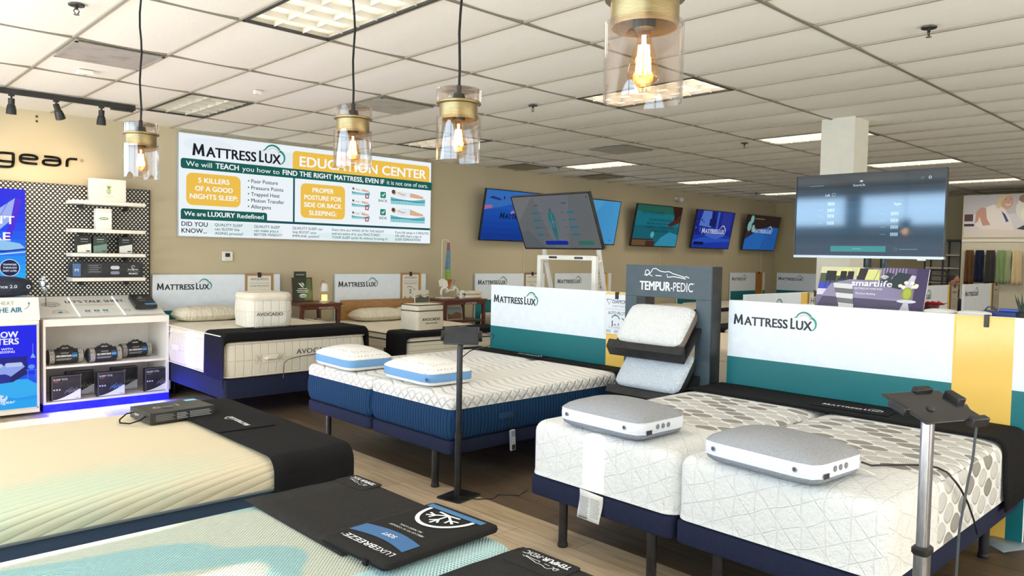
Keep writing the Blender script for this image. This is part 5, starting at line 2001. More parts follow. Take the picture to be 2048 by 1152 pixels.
def scr_blue(word):
    def f(p, w, h):
        for k in range(8):
            p.rect(0, h * k / 8, w, h * (k + 1) / 8 + .002, ['#1544a8', '#1548b0', '#174fb8', '#1a56c0', '#1c5cc8', '#2066d0', '#2a74d8', '#3580de'][k])
        p.poly([(0, h * .62), (w * .2, h * .66), (w * .42, h * .75), (w * .6, h * .66), (w * .9, h * .78), (w, h * .7), (w, h), (w * .55, h), (w * .3, h * .9), (0, h * .95)], '#3f7fd8')
        p.poly([(0, h * .60), (w * .12, h * .64), (w * .10, h * .70), (0, h * .69)], '#c07ab0').poly([(w * .38, h * .52), (w * .52, h * .62), (w * .6, h * .66), (w * .52, h * .68), (w * .4, h * .6)], '#b08ad0')
        p.poly([(w * .05, h * .84), (w * .2, h * .80), (w * .24, h * .83), (w * .1, h * .88)], '#1c3f8c').ell(w * .27, h * .86, .012, .03, '#0a1230')
        p.line([(0, h * .12), (w, h * .10)], .004, '#0f2f80').line([(0, h * .07), (w, h * .07)], .003, '#0f2f80')
        mlux(p, w * .24, h * .44, w * .52, '#0a1030', '#0f3a6a', None)
    return f


def scr_light(p, w, h):
    for k in range(8):
        p.rect(w * k / 8, 0, w * (k + 1) / 8 + .002, h, ['#3a90d8', '#3f98de', '#459fe2', '#4aa4e6', '#4da8ea', '#50acec', '#52aeee', '#55b2f0'][k])
    p.poly([(w * .3, h), (w * .7, h), (w * .5, h * .55)], '#5ab6f0')
    p.arc(w * .9, h * .06, .03, 150, 0, .008, '#12303e')


def scr_teal(p, w, h):
    p.rect(0, 0, w, h, '#1c6f80').rect(0, h * .5, w, h, '#1e7f90').poly([(0, h * .85), (w, h * .8), (w, h), (0, h)], '#2a6a5c')
    p.poly([(w * .78, h), (w, h), (w, h * .8), (w * .84, h * .62), (w * .80, h * .55), (w * .86, h * .72)], '#3a1f18').poly([(w * .72, h * .55), (w, h * .78), (w, h * .62), (w * .8, h * .5)], '#5c2a22')
    p.rect(0, 0, w * .3, h * .14, '#7a5a3c').rect(0, h * .14, w * .45, h * .17, '#4a2c22').rect(w * .3, 0, w * .5, h * .12, '#5a2f24')
    p.poly([(w * .5, 0), (w, 0), (w, h * .3), (w * .8, h * .36), (w * .62, h * .22)], '#3aa0c4').ell(w * .42, h * .28, w * .04, h * .08, '#6ac0c8')
    for s_, y, x0, w_ in (('DID YOU KNOW?', .80, .12, .50), ('SLEEP IMPROVES', .62, .30, .52), ('BRAIN HEALTH AND', .53, .26, .60), ('OVERALL COGNITIVE', .44, .22, .66), ('FUNCTION', .35, .40, .36)):
        p.text(s_, w * x0, h * y, h * .052, '#0c3a4a', w * w_, .012)
    p.rect(w * .12, h * .78, w * .62, h * .785, '#0c3a4a')


def scr_navy(p, w, h):
    p.rect(0, 0, w, h, '#1a2a9c').poly([(w * .10, h * .6), (w * .16, h), (w * .38, h), (w * .42, h * .55)], '#5f86e4').rect(w * .55, h * .5, w * .60, h, '#4a70dc').rect(w * .68, h * .5, w * .95, h, '#22309a')
    for k in range(5):
        p.rect(w * (.70 + .05 * k), h * .5, w * (.715 + .05 * k), h, '#3850c4')
    p.rr(w * .42, h * .70, w * .48, h * .98, .02, '#101a5c').rr(w * .36, h * .60, w * .54, h * .80, .03, '#141f6c')
    random.seed(4)
    for k in range(16):
        a = random.uniform(0, 6.28)
        x, y = w * random.uniform(.02, .26), h * random.uniform(.35, .8)
        p.ell(x, y, .03, .018, ('#0e1758', '#4f78dc')[k % 2], 8)
    p.rect(0, 0, w, h * .34, '#1c3cb8').poly([(0, h * .2), (w * .3, h * .3), (w, h * .26), (w, h * .2), (w * .4, h * .14), (0, h * .1)], '#2a5cd4').rr(w * .04, h * .08, w * .3, h * .16, .02, '#0c1240')
    p.poly([(w * .28, h * .34), (w * .45, h * .55), (w * .7, h * .45), (w * .85, h * .36), (w * .6, h * .24)], '#4a6fd8')
    mlux(p, w * .20, h * .40, w * .60, '#e6ecff', '#e6ecff', None)


def scr_dusk(p, w, h):
    p.rect(0, 0, w, h, '#2b1d1c').poly([(0, h * .3), (0, h * .75), (w * .1, h), (w * .2, h * .55)], '#3c2c22')
    for x, y, r in ((.13, .88, .05), (.08, .68, .06), (.2, .62, .045)):
        p.ell(w * x, h * y, w * r, h * r * 2.4, '#8ac0c4')
    p.rect(w * .2, h * .90, w * .5, h * .92, '#9a8a70')
    p.poly([(0, 0), (w, 0), (w, h * .68), (w * .75, h * .7), (w * .45, h * .64), (w * .2, h * .46), (0, h * .30)], '#1d62b8').poly([(0, 0), (w * .5, 0), (w * .62, h * .4), (w * .4, h * .6), (0, h * .25)], '#2470c8').line([(w * .6, h * .6), (w * .7, h * .3), (w * .66, 0)], .008, '#4a90d8')
    mlux(p, w * .22, h * .50, w * .56, '#cfe0f4', '#cfe0f4', None)


for x, fn, lb in ((8.62, scr_blue(1), 'leftmost blue wall screen with dark logo, partly behind the grey screen'), (10.47, scr_light, 'plain light blue wall screen peeking out right of the grey screen'),
                  (12.47, scr_teal, 'teal wall screen asking DID YOU KNOW'), (14.515, scr_navy, 'wall screen showing a blue bedroom with white logo'), (16.61, scr_dusk, 'dark and blue wall screen nearest the back corner')):
    t = tv(lb, (x, 9.08, 1.873), (R(11), 0, 0), 1.50, .825, fn, .62, group='tilted screens on the left wall')
    if x != 10.47:
        k = thing('cable_cover', 'beige cable strip on the wall below the %s' % ('leftmost blue screen' if x < 9 else 'teal screen' if x < 13 else 'blue bedroom screen' if x < 15 else 'last dark and blue screen'), 'cable cover', (x + .36 if x < 9 else x + .38, 9.2, 1.30), group='beige cable strips below the wall screens')
        obj('strip', MB().box(-.02, -.014, 0, .02, 0, .75), plain('#c6baa0', .6), k, bevel=.003)


def scr_body(p, w, h):
    p.rect(0, 0, w, h, '#65696c')
    p.poly([(0, h * .5), (w * .28, h), (0, h)], '#6f7275').poly([(w * .28, h), (w * .75, h), (w * .6, 0), (w * .42, 0)], '#6b6f76').poly([(0, 0), (w * .3, 0), (w * .1, h * .35), (0, h * .3)], '#5c6268')
    c = '#1f7a80'
    cx = w * .47
    p.ell(cx, h * .72, .018, .024, '#3f5f6a').poly([(cx - .03, h * .68), (cx + .03, h * .68), (cx + .036, h * .56), (cx + .026, h * .44), (cx + .034, h * .36), (cx + .02, h * .2), (cx + .012, h * .12), (cx + .003, h * .12), (cx, h * .34), (cx - .003, h * .12), (cx - .012, h * .12), (cx - .02, h * .2), (cx - .034, h * .36), (cx - .026, h * .44), (cx - .036, h * .56)], '#2c6c74')
    for s in (-1, 1):
        p.line([(cx + s * .034, h * .66), (cx + s * .05, h * .5), (cx + s * .066, h * .36)], [.016, .013, .008], '#2f727a')
    p.line([(cx, h * .66), (cx, h * .4)], .004, '#7fb6b4').line([(cx - .02, h * .5), (cx + .02, h * .5)], .003, '#7fb6b4')
    for k, y in enumerate((.66, .52, .38, .24)):
        for x, a in ((.22, .32), (.68, .60)):
            p.rect(w * x, h * y, w * (x + .09), h * (y + .035), '#1f6f90')
            p.rect(w * a, h * (y + .012), w * (a + .05), h * (y + .018), '#3f4a50')
    p.rr(w * .30, h * .06, w * .60, h * .14, .02, '#152c9c').rr(w * .73, h * .06, w * .92, h * .135, .02, '#2c6f62')
    p.rect(w * .28, h * .82, w * .33, h * .835, '#3a4046').rect(w * .64, h * .84, w * .70, h * .855, '#3a4046').ell(w * .96, h * .94, .006, .01, '#2a3036')


tv('grey screen with a teal figure diagram, tilted forward on the white stand', (5.835, 5.40, 1.722), (R(23.5), 0, RZ), 1.10, .60, scr_body, .85, .010, arm=False, name='display_screen')
t = thing('screen_stand', 'white tubular stand with a crossbar holding the tilted grey screen', 'stand', (5.85, 5.35, 0))
wp = plain('#eceae4', .35)
for s in (-1, 1):
    y = .385 * s
    obj('front_post', MB().box(-.025, y - .025, 0, .025, y + .025, 1.655), wp, t, bevel=.004)
    obj('rear_leg', MB().tube([(.07, y + .02, 1.76), (.12, y + .05, 1.66), (.30, y + .12, 1.3), (.55, y + .14, .02)], .026, 12), wp, t)
    obj('side_brace', MB().tube([(.02, y, 1.58), (.14, y + .05, 1.60)], .018, 10), wp, t)
br = obj('crossbar', MB().box(-.022, -.36, 1.61, .022, .36, 1.658), wp, t, bevel=.003)
PR().rr(.07, .012, .19, .034, .01, '#26282a').build('grip', br, (-.022, .31, 1.612), (0, -1, 0), (0, 0, 1))
PR().rr(.43, .010, .55, .032, .01, '#3a3d3f').build('grip', br, (-.022, .31, 1.612), (0, -1, 0), (0, 0, 1))
obj('foot_rail', MB().box(.0, -.37, .02, .56, -.32, .06).box(.0, .32, .02, .56, .37, .06), wp, t, bevel=.004)


def scr_smart(p, w, h):
    cs = ['#22405c', '#23445f', '#244a66', '#25506e', '#265676', '#285c80', '#286088', '#25587e', '#1f4a6c', '#183a54', '#122a3c', '#0c1c28']
    for k, c in enumerate(cs):
        p.rect(0, h * k / 12, w, h * (k + 1) / 12 + .001, c)
    p.text('SmartLife', w * .45, h * .845, .016, '#dfe8f2', .085, .012, 'c').rr(w * .455, h * .895, w * .475, h * .915, .003, '#dfe8f2')
    p.rect(w * .10, h * .868, w * .20, h * .876, '#5f9aa8').ell(w * .085, h * .875, .003, .003, '#5f9aa8')
    p.text('Left', w * .215, h * .735, .018, '#e6f2fa', .034, .01).line([(w * .265, h * .735), (w * .285, h * .735), (w * .285, h * .77), (w * .265, h * .77)], .002, '#e6f2fa', True)
    p.text('Right', w * .69, h * .60, .016, '#e6f2fa', .045, .01)
    for x, ys in ((.235, (.62, .54, .47, .38)), (.67, (.48, .40, .32, .235))):
        for y in ys:
            for q in range(6):
                p.rect(w * (x + .0085 * q), h * y, w * (x + .0085 * q + .0055), h * (y + .04), '#bfe4f8')
            p.rect(w * (x - .07), h * (y + .018), w * (x - .03), h * (y + .022), '#7fb4cc')
    p.rr(w * .265, h * .045, w * .645, h * .115, .004, '#2a9aa0').rect(w * .42, h * .076, w * .48, h * .084, '#7fd0d0')
    p.ring(w * .71, h * .078, .010, .0025, '#6f9ab0').rect(w * .73, h * .074, w * .845, h * .082, '#6f9ab0')
    p.ring(w * .905, h * .905, .008, .004, '#e6eef4').ring(w * .86, h * .905, .008, .002, '#8aa0b0')


t = tv('large dark blue screen on two poles behind the right headboard', (5.60, 2.236, 1.688), (R(0), 0, R(-90.5)), 1.052, .605, scr_smart, .8, .006, arm=False, name='display_screen', rough=.06)
m = MB().box(-.527, -.008, -.012, .527, .03, .006)
for sl_ in [o for o in kids(t) if o.name.startswith('lit_picture')]:
    for q, mt in enumerate(sl_.data.materials):
        mt = mt.copy()
        mt.node_tree.nodes['Principled BSDF'].inputs['Specular IOR Level'].default_value = .55
        sl_.data.materials[q] = mt
obj('lower_trim', m, plain('#9aa0a4', .3, .6), t)
obj('small_sensor', MB().box(.36, -.004, -.022, .41, .02, -.012), plain('#d6dade', .4), t)
t = thing('screen_pole_stand', 'two dark round poles carrying the large dark blue screen', 'stand', (5.67, 2.175, 0))
pm = plain('#24302f', .3, .5)
for y in (-.055, .06):
    obj('pole', MB().cyl((0, y, .02), (0, y, 1.80), .027, n=18), pm, t)
obj('base_plate', MB().loft([rrect(.28, .36, .04, 4, z=z) for z in (0, .02)]), pm, t)
obj('screen_bracket', MB().box(-.012, -.25, 1.78, .03, .25, 1.98), pm, t)

# counter behind the right headboard with small things on it
t = thing('console_table', 'narrow white console standing directly behind the right headboard', 'table', (5.18, 1.13, 0))
obj('tabletop', MB().box(0, 0, 1.30, .40, 1.48, 1.328), WD, t, bevel=.003)
for x in (.03, .37):
    for y in (.03, 1.45):
        obj('leg', MB().box(x - .02, y - .02, 0, x + .02, y + .02, 1.30), WD, t)

t = thing('lounge_picture', 'leaning picture board of a purple bedroom lettered smartlife', 'poster', (5.29, 2.443, 1.329), (R(-20), 0, RZ))
bd = obj('board', MB().box(0, 0, 0, .715, .012, .30), plain('#d8d6dc', .5), t)
p = PR()
w, h = .715, .30
p.rect(0, 0, w, h, '#726b8a').rect(0, h * .62, w * .5, h * .86, '#4a5646').rect(0, h * .84, w * .42, h, '#cfc9a8').poly([(w * .08, h * .78), (w * .5, h * .80), (w * .5, h * .96), (w * .25, h * .97)], '#d8d888').rect(0, h * .45, w * .16, h * .62, '#3a46b0').rect(0, h * .3, w * .14, h * .45, '#cfc8dc').rect(w * .3, h * .62, w * .36, h * .98, '#c8c4a0')
p.poly([(w * .36, h * .62), (w * .38, h * .98), (w * .5, h * .98), (w * .5, h * .62)], '#2a2730').poly([(w * .44, h * .70), (w * .58, h * .70), (w * .58, h * .96), (w * .46, h * .96)], '#d4d488').line([(w * .52, h * .66), (w * .56, h * .97)], .003, '#3a3840').line([(w * .58, h * .66), (w * .57, h * .97)], .003, '#3a3840')
for x in (.06, .10, .20, .27):
    p.rr(w * x, h * .66, w * (x + .06), h * .90, .006, '#1d1f24').line([(w * x + .006, h * .5), (w * x + .006, h * .7)], .003, '#1d1f24').line([(w * (x + .055), h * .5), (w * (x + .055), h * .7)], .003, '#1d1f24')
p.rect(w * .18, h * .66, w * .30, h * .72, '#2a3036').rr(w * .19, h * .58, w * .28, h * .66, .004, '#5a6a76')
p.rect(w * .60, h * .62, w, h, '#57496f')
for k in range(8):
    p.rect(w * (.60 + .028 * k), h * .7, w * (.612 + .028 * k), h, '#9a8fb0')
p.poly([(w * .02, h * .0), (w * .90, h * .0), (w * .90, h * .52), (w * .60, h * .68), (w * .30, h * .70), (w * .12, h * .58), (w * .06, h * .3)], '#8e87a6').poly([(w * .02, 0), (w * .90, 0), (w * .90, h * .22), (w * .5, h * .25), (w * .06, h * .27)], '#4d4560')
for k in range(14):
    p.line([(w * (.42 + .03 * k), h * .28), (w * (.50 + .03 * k), h * .52)], .0022, '#857c9c').line([(w * (.50 + .03 * k), h * .28), (w * (.42 + .03 * k), h * .52)], .0022, '#857c9c')
p.poly([(w * .58, h * .64), (w * .64, h * .90), (w * .70, h * .86), (w * .66, h * .60)], '#2f3a40').poly([(w * .64, h * .56), (w * .74, h * .90), (w * .86, h * .86), (w * .78, h * .50)], '#26343a').poly([(w * .80, h * .5), (w * .86, h * .84), (w * .9, h * .82), (w * .88, h * .5)], '#c3bfd0')
p.rect(w * .90, 0, w, h, '#3e3458')
for k in range(5):
    c = ('#cfd0d2', '#6a6b70')[k % 2]
    p.poly([(w * (.15 + .02 * k), h * (.60 - .12 * k)), (w * (.34 + .01 * k), h * (.58 - .12 * k)), (w * (.345 + .01 * k), h * (.46 - .12 * k)), (w * (.165 + .02 * k), h * (.48 - .12 * k))], c)
p.ell(w * .845, h * .40, .034, .046, '#8a9434').ell(w * .845, h * .41, .024, .036, '#a4ae46')
for k in range(7):
    p.ell(w * .845 + .05 * math.cos(k * 1.1), h * .60 + .018 * math.sin(k * 2.0), .014, .012, '#efe9cc', 10)
p.ell(w * .85, h * .225, .06, .012, '#cfd0d8').poly([(w * .83, h * .21), (w * .865, h * .21), (w * .89, 0), (w * .80, 0)], '#b9b8c6')
p.text('smart', w * .33, h * .545, .042, '#fbfbfd', .17, .03).text('life', w * .575, h * .545, .042, '#fbfbfd', .092, -.005)
for r0 in (.012, .022, .032):
    p.arc(w * .625, h * .70, r0, 40, 140, .005, '#fbfbfd', 10)
p.text('MATTRESS BY KING KOIL', w * .36, h * .46, .013, '#f0f0f4', .19, .005).text('Premium Bedding', w * .385, h * .34, .013, '#f0f0f4', .13, .005)
p.build('printed_picture', bd, (0, 0, 0), (1, 0, 0), (0, 0, 1))

t = thing('poinsettia', 'cluster of red flowers behind the right headboard', 'flowers', (5.42, 1.72, 1.329))
random.seed(9)
m = MB()
for k in range(46):
    a, e = random.uniform(0, 6.28), random.uniform(.1, 1.2)
    d = Vector((math.cos(a) * math.cos(e), math.sin(a) * math.cos(e), math.sin(e) * .8))
    q = Vector((-math.sin(a), math.cos(a), 0)) * .018
    o_ = Vector((random.uniform(-.03, .03), random.uniform(-.07, .07), .05))
    r0 = random.uniform(.03, .055)
    m.add([o_, o_ + d * r0 * .5 + q, o_ + d * r0 + Vector((0, 0, -.008)), o_ + d * r0 * .5 - q], [(0, 1, 2, 3)])
obj('petals', m, plain('#a8121c', .6), t)
obj('pot', MB().lathe([(.001, 0), (.04, 0), (.05, .05), (.046, .05), (.001, .04)], n=16), plain('#5a1a16', .5), t)
obj('stems', MB().cyl((0, 0, .03), (0, .02, .06), .012, n=6), plain('#3a4a22', .6), t)
for y, lb in ((1.625, 'left'), (1.435, 'right')):
    t = thing('sample_pillow', 'small flat white pillow on the console behind the yellow strip, %s one' % lb, 'pillow', (5.30, y, 1.329), group='small flat white pillows')
    m = MB()
    m.loft([superel(.085 * f, .092 * f, 2.6, 24, z=z) for f, z in ((.6, 0), (.95, .008), (1, .016), (.95, .025), (.6, .032), (.2, .034))])
    obj('pillow_case', m, plain('#eceae6', .8), t, angle=80)
t = thing('blue_case', 'small blue tool-like case on the console beside the flat white pillows', 'case', (5.44, 1.30, 1.329))
obj('case_body', MB().box(-.05, -.09, 0, .05, .12, .032), plain('#16307c', .4), t, bevel=.005)
obj('lid', MB().box(-.045, -.08, .033, .045, .03, .05), plain('#1f4cb0', .35), t, bevel=.004)
obj('handle', MB().tube([(0, .05, .032), (0, .07, .055), (0, .10, .055), (0, .115, .032)], .005, 6), plain('#10214e', .4), t)
t = thing('aloe_plant', 'spiky dark aloe plant at the right end of the console', 'plant', (5.40, 1.205, 1.329))
m = MB()
for k in range(13):
    a = k * 2.4
    L = .10 + .03 * math.sin(k)
    d = Vector((math.cos(a) * .42, math.sin(a) * .42, .9)).normalized()
    m.tube([Vector((0, 0, .02)), d * L * .5 + Vector((0, 0, .02)), d * L + Vector((0, 0, .03))], [.008, .006, .001], 5)
obj('leaves', m, plain('#26382a', .5), t)
obj('pot', MB().lathe([(.001, 0), (.03, 0), (.036, .03), (.001, .028)], n=14), plain('#2a2622', .5), t)


# ------------------------------------------------------------------ pillow rack
def rack():
    t = thing('pillow_rack', 'dark slate TEMPUR-PEDIC pillow rack between the two split beds', 'display rack', (4.95, 3.47, 0))
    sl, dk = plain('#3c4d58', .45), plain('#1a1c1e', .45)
    sd = plain('#28343c', .45)
    hd = obj('header', MB().box(0, -.40, 1.34, .13, .40, 1.592), sl, t, bevel=.002)
    p = PR()
    tempur(p, .145, .055, .50, '#f2f4f6')
    p.build('lettering', hd, (0, .40, 1.34), (0, -1, 0), (0, 0, 1), lift=.0015)
    for y0, y1 in ((.285, .40), (-.40, -.27)):
        obj('post', MB().box(0, y0, 0, .13, y1, 1.34), sl, t, bevel=.002)
    obj('side_panel', MB().box(.002, -.407, 0, .13, -.4005, 1.592), dk, t)  # thin dark sheet added; puts the shade of this side into colour
    obj('post_cheek', MB().box(.004, .20, 0, .125, .285, 1.34), dk, t)
    obj('back_brace', MB().box(.10, -.27, .72, .125, .20, .80).box(.10, -.27, .30, .125, .20, .38), sd, t)
    for z, lb in ((0, ''), (-.36, '')):
        prof = [(-.23, 1.0 + z), (-.262, .945 + z), (-.215, .875 + z), (.10, 1.20 + z), (.085, 1.215 + z), (-.205, .915 + z), (-.215, 1.0 + z)]
        m = MB()
        m.loft([[(x, .375, q) for x, q in prof], [(x, -.325, q) for x, q in prof]])
        obj('tray', m, dk, t)


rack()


def jac(name, h, h2):
    g = G(name, .85, 0, .2)
    x, y, z = g.xyz()
    v = g.voro(16, 'DISTANCE_TO_EDGE', g.vec(x, y, 0.0))
    n = g.noise(28, 4, None, .7)
    w = g.nt.nodes.new('ShaderNodeTexWave')
    w.inputs['Scale'].default_value = 26
    w.inputs['Distortion'].default_value = 14
    w.inputs['Detail'].default_value = 2
    g.nt.links.new(g.co(), w.inputs['Vector'])
    ww = X(g.nt, w.outputs['Fac'])
    g.col(g.mix(ww.ramp(.55, .9) * .45 + n * .1, h, h2))
    g.bump(ww + v.ramp(0, .12), .6, .005)
    return g.m


def rack_pillow(label, z, edge, tm):
    t = thing('contour_pillow', label, 'pillow', (4.765, 3.475, .985 + z), (R(50), 0, RZ), 'pillows on the slate rack')
    w, d, h = .60, .36, .115
    m = MB()
    m.loft([[(x, y + d / 2, q) for x, y, q in superel(w / 2 * f, d / 2 * f, 9, 44, z=zz)] for f, zz in ((.9, 0), (.985, .012), (1, .035), (1.0, h * .62))], True, False)
    obj('border', m, edge, t, angle=70)
    m = MB()
    m.loft([[(x, y + d / 2, q) for x, y, q in superel(w / 2 * f, d / 2 * f, max(2.6, 9 * f ** 3), 44, z=zz)] for f, zz in ((1, h * .62), (.985, h * .78), (.93, h * .92), (.82, h), (.6, h * 1.05), (.3, h * 1.07))], False, True)
    obj('top_panel', m, tm, t, angle=70)
    return t


rack_pillow('white leaf-textured pillow with taupe edge on the upper tray of the slate rack', -.035, plain('#8d7f74', .8), jac('white_jacquard', '#eceeed', '#c3c6c6'))
rack_pillow('white and pale blue leaf-textured pillow with dark edge on the lower tray', -.385, plain('#252f30', .8), jac('blue_jacquard', '#e4ebf2', '#aabfd8'))


# ------------------------------------------------------------------ tablet stands and cords
t = thing('tablet_stand', 'slim black floor stand with a dark tablet, before the blue sided bed', 'tablet stand', (3.275, 3.94, 0))
bk = plain('#0b0b0d', .4)
m = MB()
m.loft([[(x * math.cos(.2) - y * math.sin(.2), x * math.sin(.2) + y * math.cos(.2), z) for x, y, _ in rrect(.125 - i, .105 - i, .025, 5)] for z, i in ((0, 0), (.006, 0), (.008, .003))])
obj('base_plate', m, bk, t)
obj('pole', MB().tube([(-.02, -.01, .006), (-.02, -.01, .42), (-.02, -.01, .421), (-.02, -.01, 1.0), (.0, .0, 1.075)], [.0235, .0235, .0205, .0195, .018], 16), bk, t)
obj('collar', MB().cyl((-.02, -.01, .40), (-.02, -.01, .445), .026, n=16), bk, t)


def tilted(box, ax, ang, c, rz=0):
    M = Matrix.Translation(c) @ Matrix.Rotation(rz, 4, 'Z') @ Matrix.Rotation(ang, 4, ax)
    m = MB()
    k = MB().box(*box)
    m.add([M @ Vector(v) for v in k.v], k.f)
    return m


obj('tablet', tilted((-.118, -.085, -.005, .118, .085, .005), 'X', R(38), (.0, .0, 1.10), R(-43)), plain('#24292d', .3), t, bevel=.004)
obj('holder', tilted((-.14, -.03, -.028, .14, .03, -.006), 'X', R(38), (.0, .0, 1.10), R(-43)), bk, t, bevel=.003)
obj('holder_clamp', tilted((.118, -.035, -.014, .138, .035, .016), 'X', R(38), (.0, .0, 1.10), R(-43)), bk, t, bevel=.003)
obj('holder_clamp', tilted((-.138, -.035, -.014, -.118, .035, .016), 'X', R(38), (.0, .0, 1.10), R(-43)), bk, t, bevel=.003)
obj('cable', MB().tube([(.10, -.12, 1.12), (.16, -.15, 1.11), (.17, -.10, 1.03), (.10, .02, .99), (.0, .03, .93)], .0035, 6), bk, t)
t = thing('floor_cable', 'thin dark cable trailing on the floor beside the black stand base', 'cord', (3.4, 3.95, 0))
obj('cable', MB().tube([(-.16, -.02, .012), (-.08, -.14, .005), (.02, -.2, .004), (.10, -.16, .004), (.2, -.26, .004), (.32, -.22, .004)], .0035, 6), bk, t)
obj('cable', MB().tube([(-.1, .03, .01), (-.06, .10, .10), (.02, .18, .22), (.10, .24, .28)], .003, 6), bk, t)

t = thing('tablet_stand', 'silver pole floor stand with a black tablet at the right', 'tablet stand', (2.585, .815, 0))
al = G('brushed_aluminium', .32, .9)
_x, _y, _z = al.xyz()
al.col(al.mix(al.noise(6, 3, al.vec(_x * 80, _y * 80, _z * 3)).ramp(.3, .7), '#8f9094', '#b3b4b7'))
m = MB()
m.loft([rrect(.026, .021, .012, 4, z=z) for z in (.01, .735)])
obj('lower_pole', m, al.m, t)
m = MB()
m.loft([rrect(.0195, .017, .010, 4, z=z) for z in (.70, 1.155)])
obj('upper_pole', m, al.m, t)
m = MB()
m.loft([rrect(.032 - i, .026 - i, .012, 4, z=z) for i, z in ((.004, .73), (0, .737), (0, .752), (.006, .758))])
obj('collar', m, bk, t)
m = MB()
m.loft([rrect(.2, .16, .04, 4, z=z) for z in (0, .01)])
obj('base_plate', m, bk, t)
TC = (.05, .005, 1.193)
ta, tz = R(19), R(-22.5)
obj('tablet', tilted((-.125, -.092, -.004, .125, .092, .005), 'X', ta, TC, tz), plain('#101114', .18), t, bevel=.004)
for bx in ((.02, .080, -.014, .09, .106, .016), (-.137, -.02, -.016, -.115, .05, .012), (.112, .0, -.016, .145, .06, .022), (.055, -.108, -.018, .125, -.084, .014)):
    obj('holder_clamp', tilted(bx, 'X', ta, TC, tz), bk, t, bevel=.004)
obj('mount_head', MB().cyl((0, 0, 1.15), (.02, 0, 1.195), .014, n=10), bk, t)
obj('tablet_cable', MB().tube([(.175, -.02, 1.19), (.25, -.035, 1.18), (.31, -.054, 1.12), (.315, -.045, .986), (.312, -.033, .897), (.305, -.017, .737), (.30, -.015, .575), (.30, -.01, .3), (.28, .0, .02)], .0045, 8), plain('#3a4046', .5), t)
t = thing('black_cable', 'black cord from the right grey pillow across the white leaf bed', 'cord', (3.6, 1.45, .715))
obj('cord', MB().tube([(-.10, -.08, .03), (-.04, -.10, .009), (.08, -.18, .008), (.16, -.25, .008), (.165, -.31, .008), (.15, -.355, .0), (.17, -.385, -.04), (.24, -.39, -.09), (.34, -.392, -.17), (.45, -.392, -.28), (.52, -.39, -.36)], .0048, 8), bk, t)

# ------------------------------------------------------------------ beds farther back (simple copies seen in slivers)
bm = mattress('plain cream mattress by the left wall, right of the spine table', 7.90, 9.42, 7.12, 9.1, .33, .60, .74, cream('plain_cream_side', '#ddd4c0', 5, .2), OAT, .08, .05, .04, group='plain cream mattresses farther back')[0]
bb = base('dark bed base right of the spine table', 7.91, 9.41, 7.13, 9.09, .15, .328, DARKB, [(8.05, 7.3), (9.27, 7.3), (8.05, 8.9), (9.27, 8.9)], 'dark bed bases farther back')
br_ = thing('bed_runner', 'black runner on the bed right of the spine table', 'bed runner', (8.66, 7.33, 0), group='black runners farther back')
m = drape('x', 7.89, 9.43, .742, .34, .34, 7.12, 7.53, .05, .007)
m.v = [(x - 8.66, y - 7.33, z) for x, y, z in m.v]
obj('cloth', m, BLACK, br_, solid=.006)
spots = [(10.50, 8.11, 'seen between the white stand legs'), (12.35, 8.11, 'under the teal wall screen'), (14.25, 8.11, 'under the bedroom wall screen'), (16.3, 8.11, 'under the last wall screen'),
         (7.75, 4.75, 'behind the slate rack, nearest'), (9.6, 4.75, 'behind the slate rack, second row')]
for x, y, w_ in spots:
    dz = 0
    dup(bm, (x, y, .33 + dz), label='plain cream mattress %s' % w_)
    dup(bb, (x, y, 0 + dz), label='dark bed base %s' % w_)
    dup(br_, (x, y - .78 if y > 6 else y + .72, dz), label='black runner on the bed %s' % w_)

# ------------------------------------------------------------------ far right
t = thing('family_picture', 'large wall picture of a smiling woman with grey-haired man, at the far right', 'picture', (15.585, 4.45, 2.13), (0, 0, RZ))
W, H_ = 1.75, .755
bd = obj('panel', MB().box(0, 0, 0, W, .014, H_), plain('#d8d2cc', .5), t)
p = PR().rect(0, 0, W, H_, '#cdc8cc').rect(0, H_ * .55, W, H_, '#b9b4b6')
p.rect(0, H_ * .39, .14, H_ * .56, '#4a2c2e').rect(0, H_ * .27, .16, H_ * .33, '#3a2426')
p.poly([(.18, H_ * .30), (.28, H_ * .68), (.45, H_ * .78), (.62, H_ * .70), (.72, H_ * .45), (.8, H_ * .15), (.3, H_ * .18)], '#dcd2ca')
p.poly([(.17, H_ * .35), (.19, H_ * .62), (.26, H_ * .72), (.34, H_ * .70), (.36, H_ * .45), (.42, H_ * .30), (.3, H_ * .28), (.24, H_ * .5), (.22, H_ * .38)], '#b98a78')
p.ell(.66, H_ * .84, .10, .135, '#c59a84').poly([(.50, H_ * .70), (.52, H_ * .92), (.60, H_ * 1.0), (.74, H_ * 1.0), (.66, H_ * .97), (.58, H_ * .85), (.56, H_ * .68)], '#cdb98c').arc(.68, H_ * .80, .035, 200, 340, .012, '#f0e6e0').ell(.64, H_ * .89, .010, .007, '#4a3028').ell(.72, H_ * .90, .010, .007, '#4a3028').arc(.68, H_ * .86, .014, 220, 320, .006, '#a87864')
p.poly([(.58, H_ * .62), (.64, H_ * .55), (.7, H_ * .38), (.66, H_ * .36)], '#2c3e74')
p.ell(1.0, H_ * .66, .20, .24, '#d8d5c4').ell(.92, H_ * .9, .08, .07, '#8a6a58').ell(1.05, H_ * .55, .17, .16, '#e2dfd0')
p.poly([(0, 0), (W, 0), (W, H_ * .16), (1.1, H_ * .22), (.8, H_ * .18), (.3, H_ * .2), (0, H_ * .16)], '#d6cabc').poly([(.82, H_ * .2), (.95, H_ * .3), (1.1, H_ * .24), (1.0, H_ * .16)], '#2a2e3c').ell(1.02, H_ * .18, .06, .035, '#c08a74').ell(1.5, H_ * .5, .25, .3, '#a8b0b4')
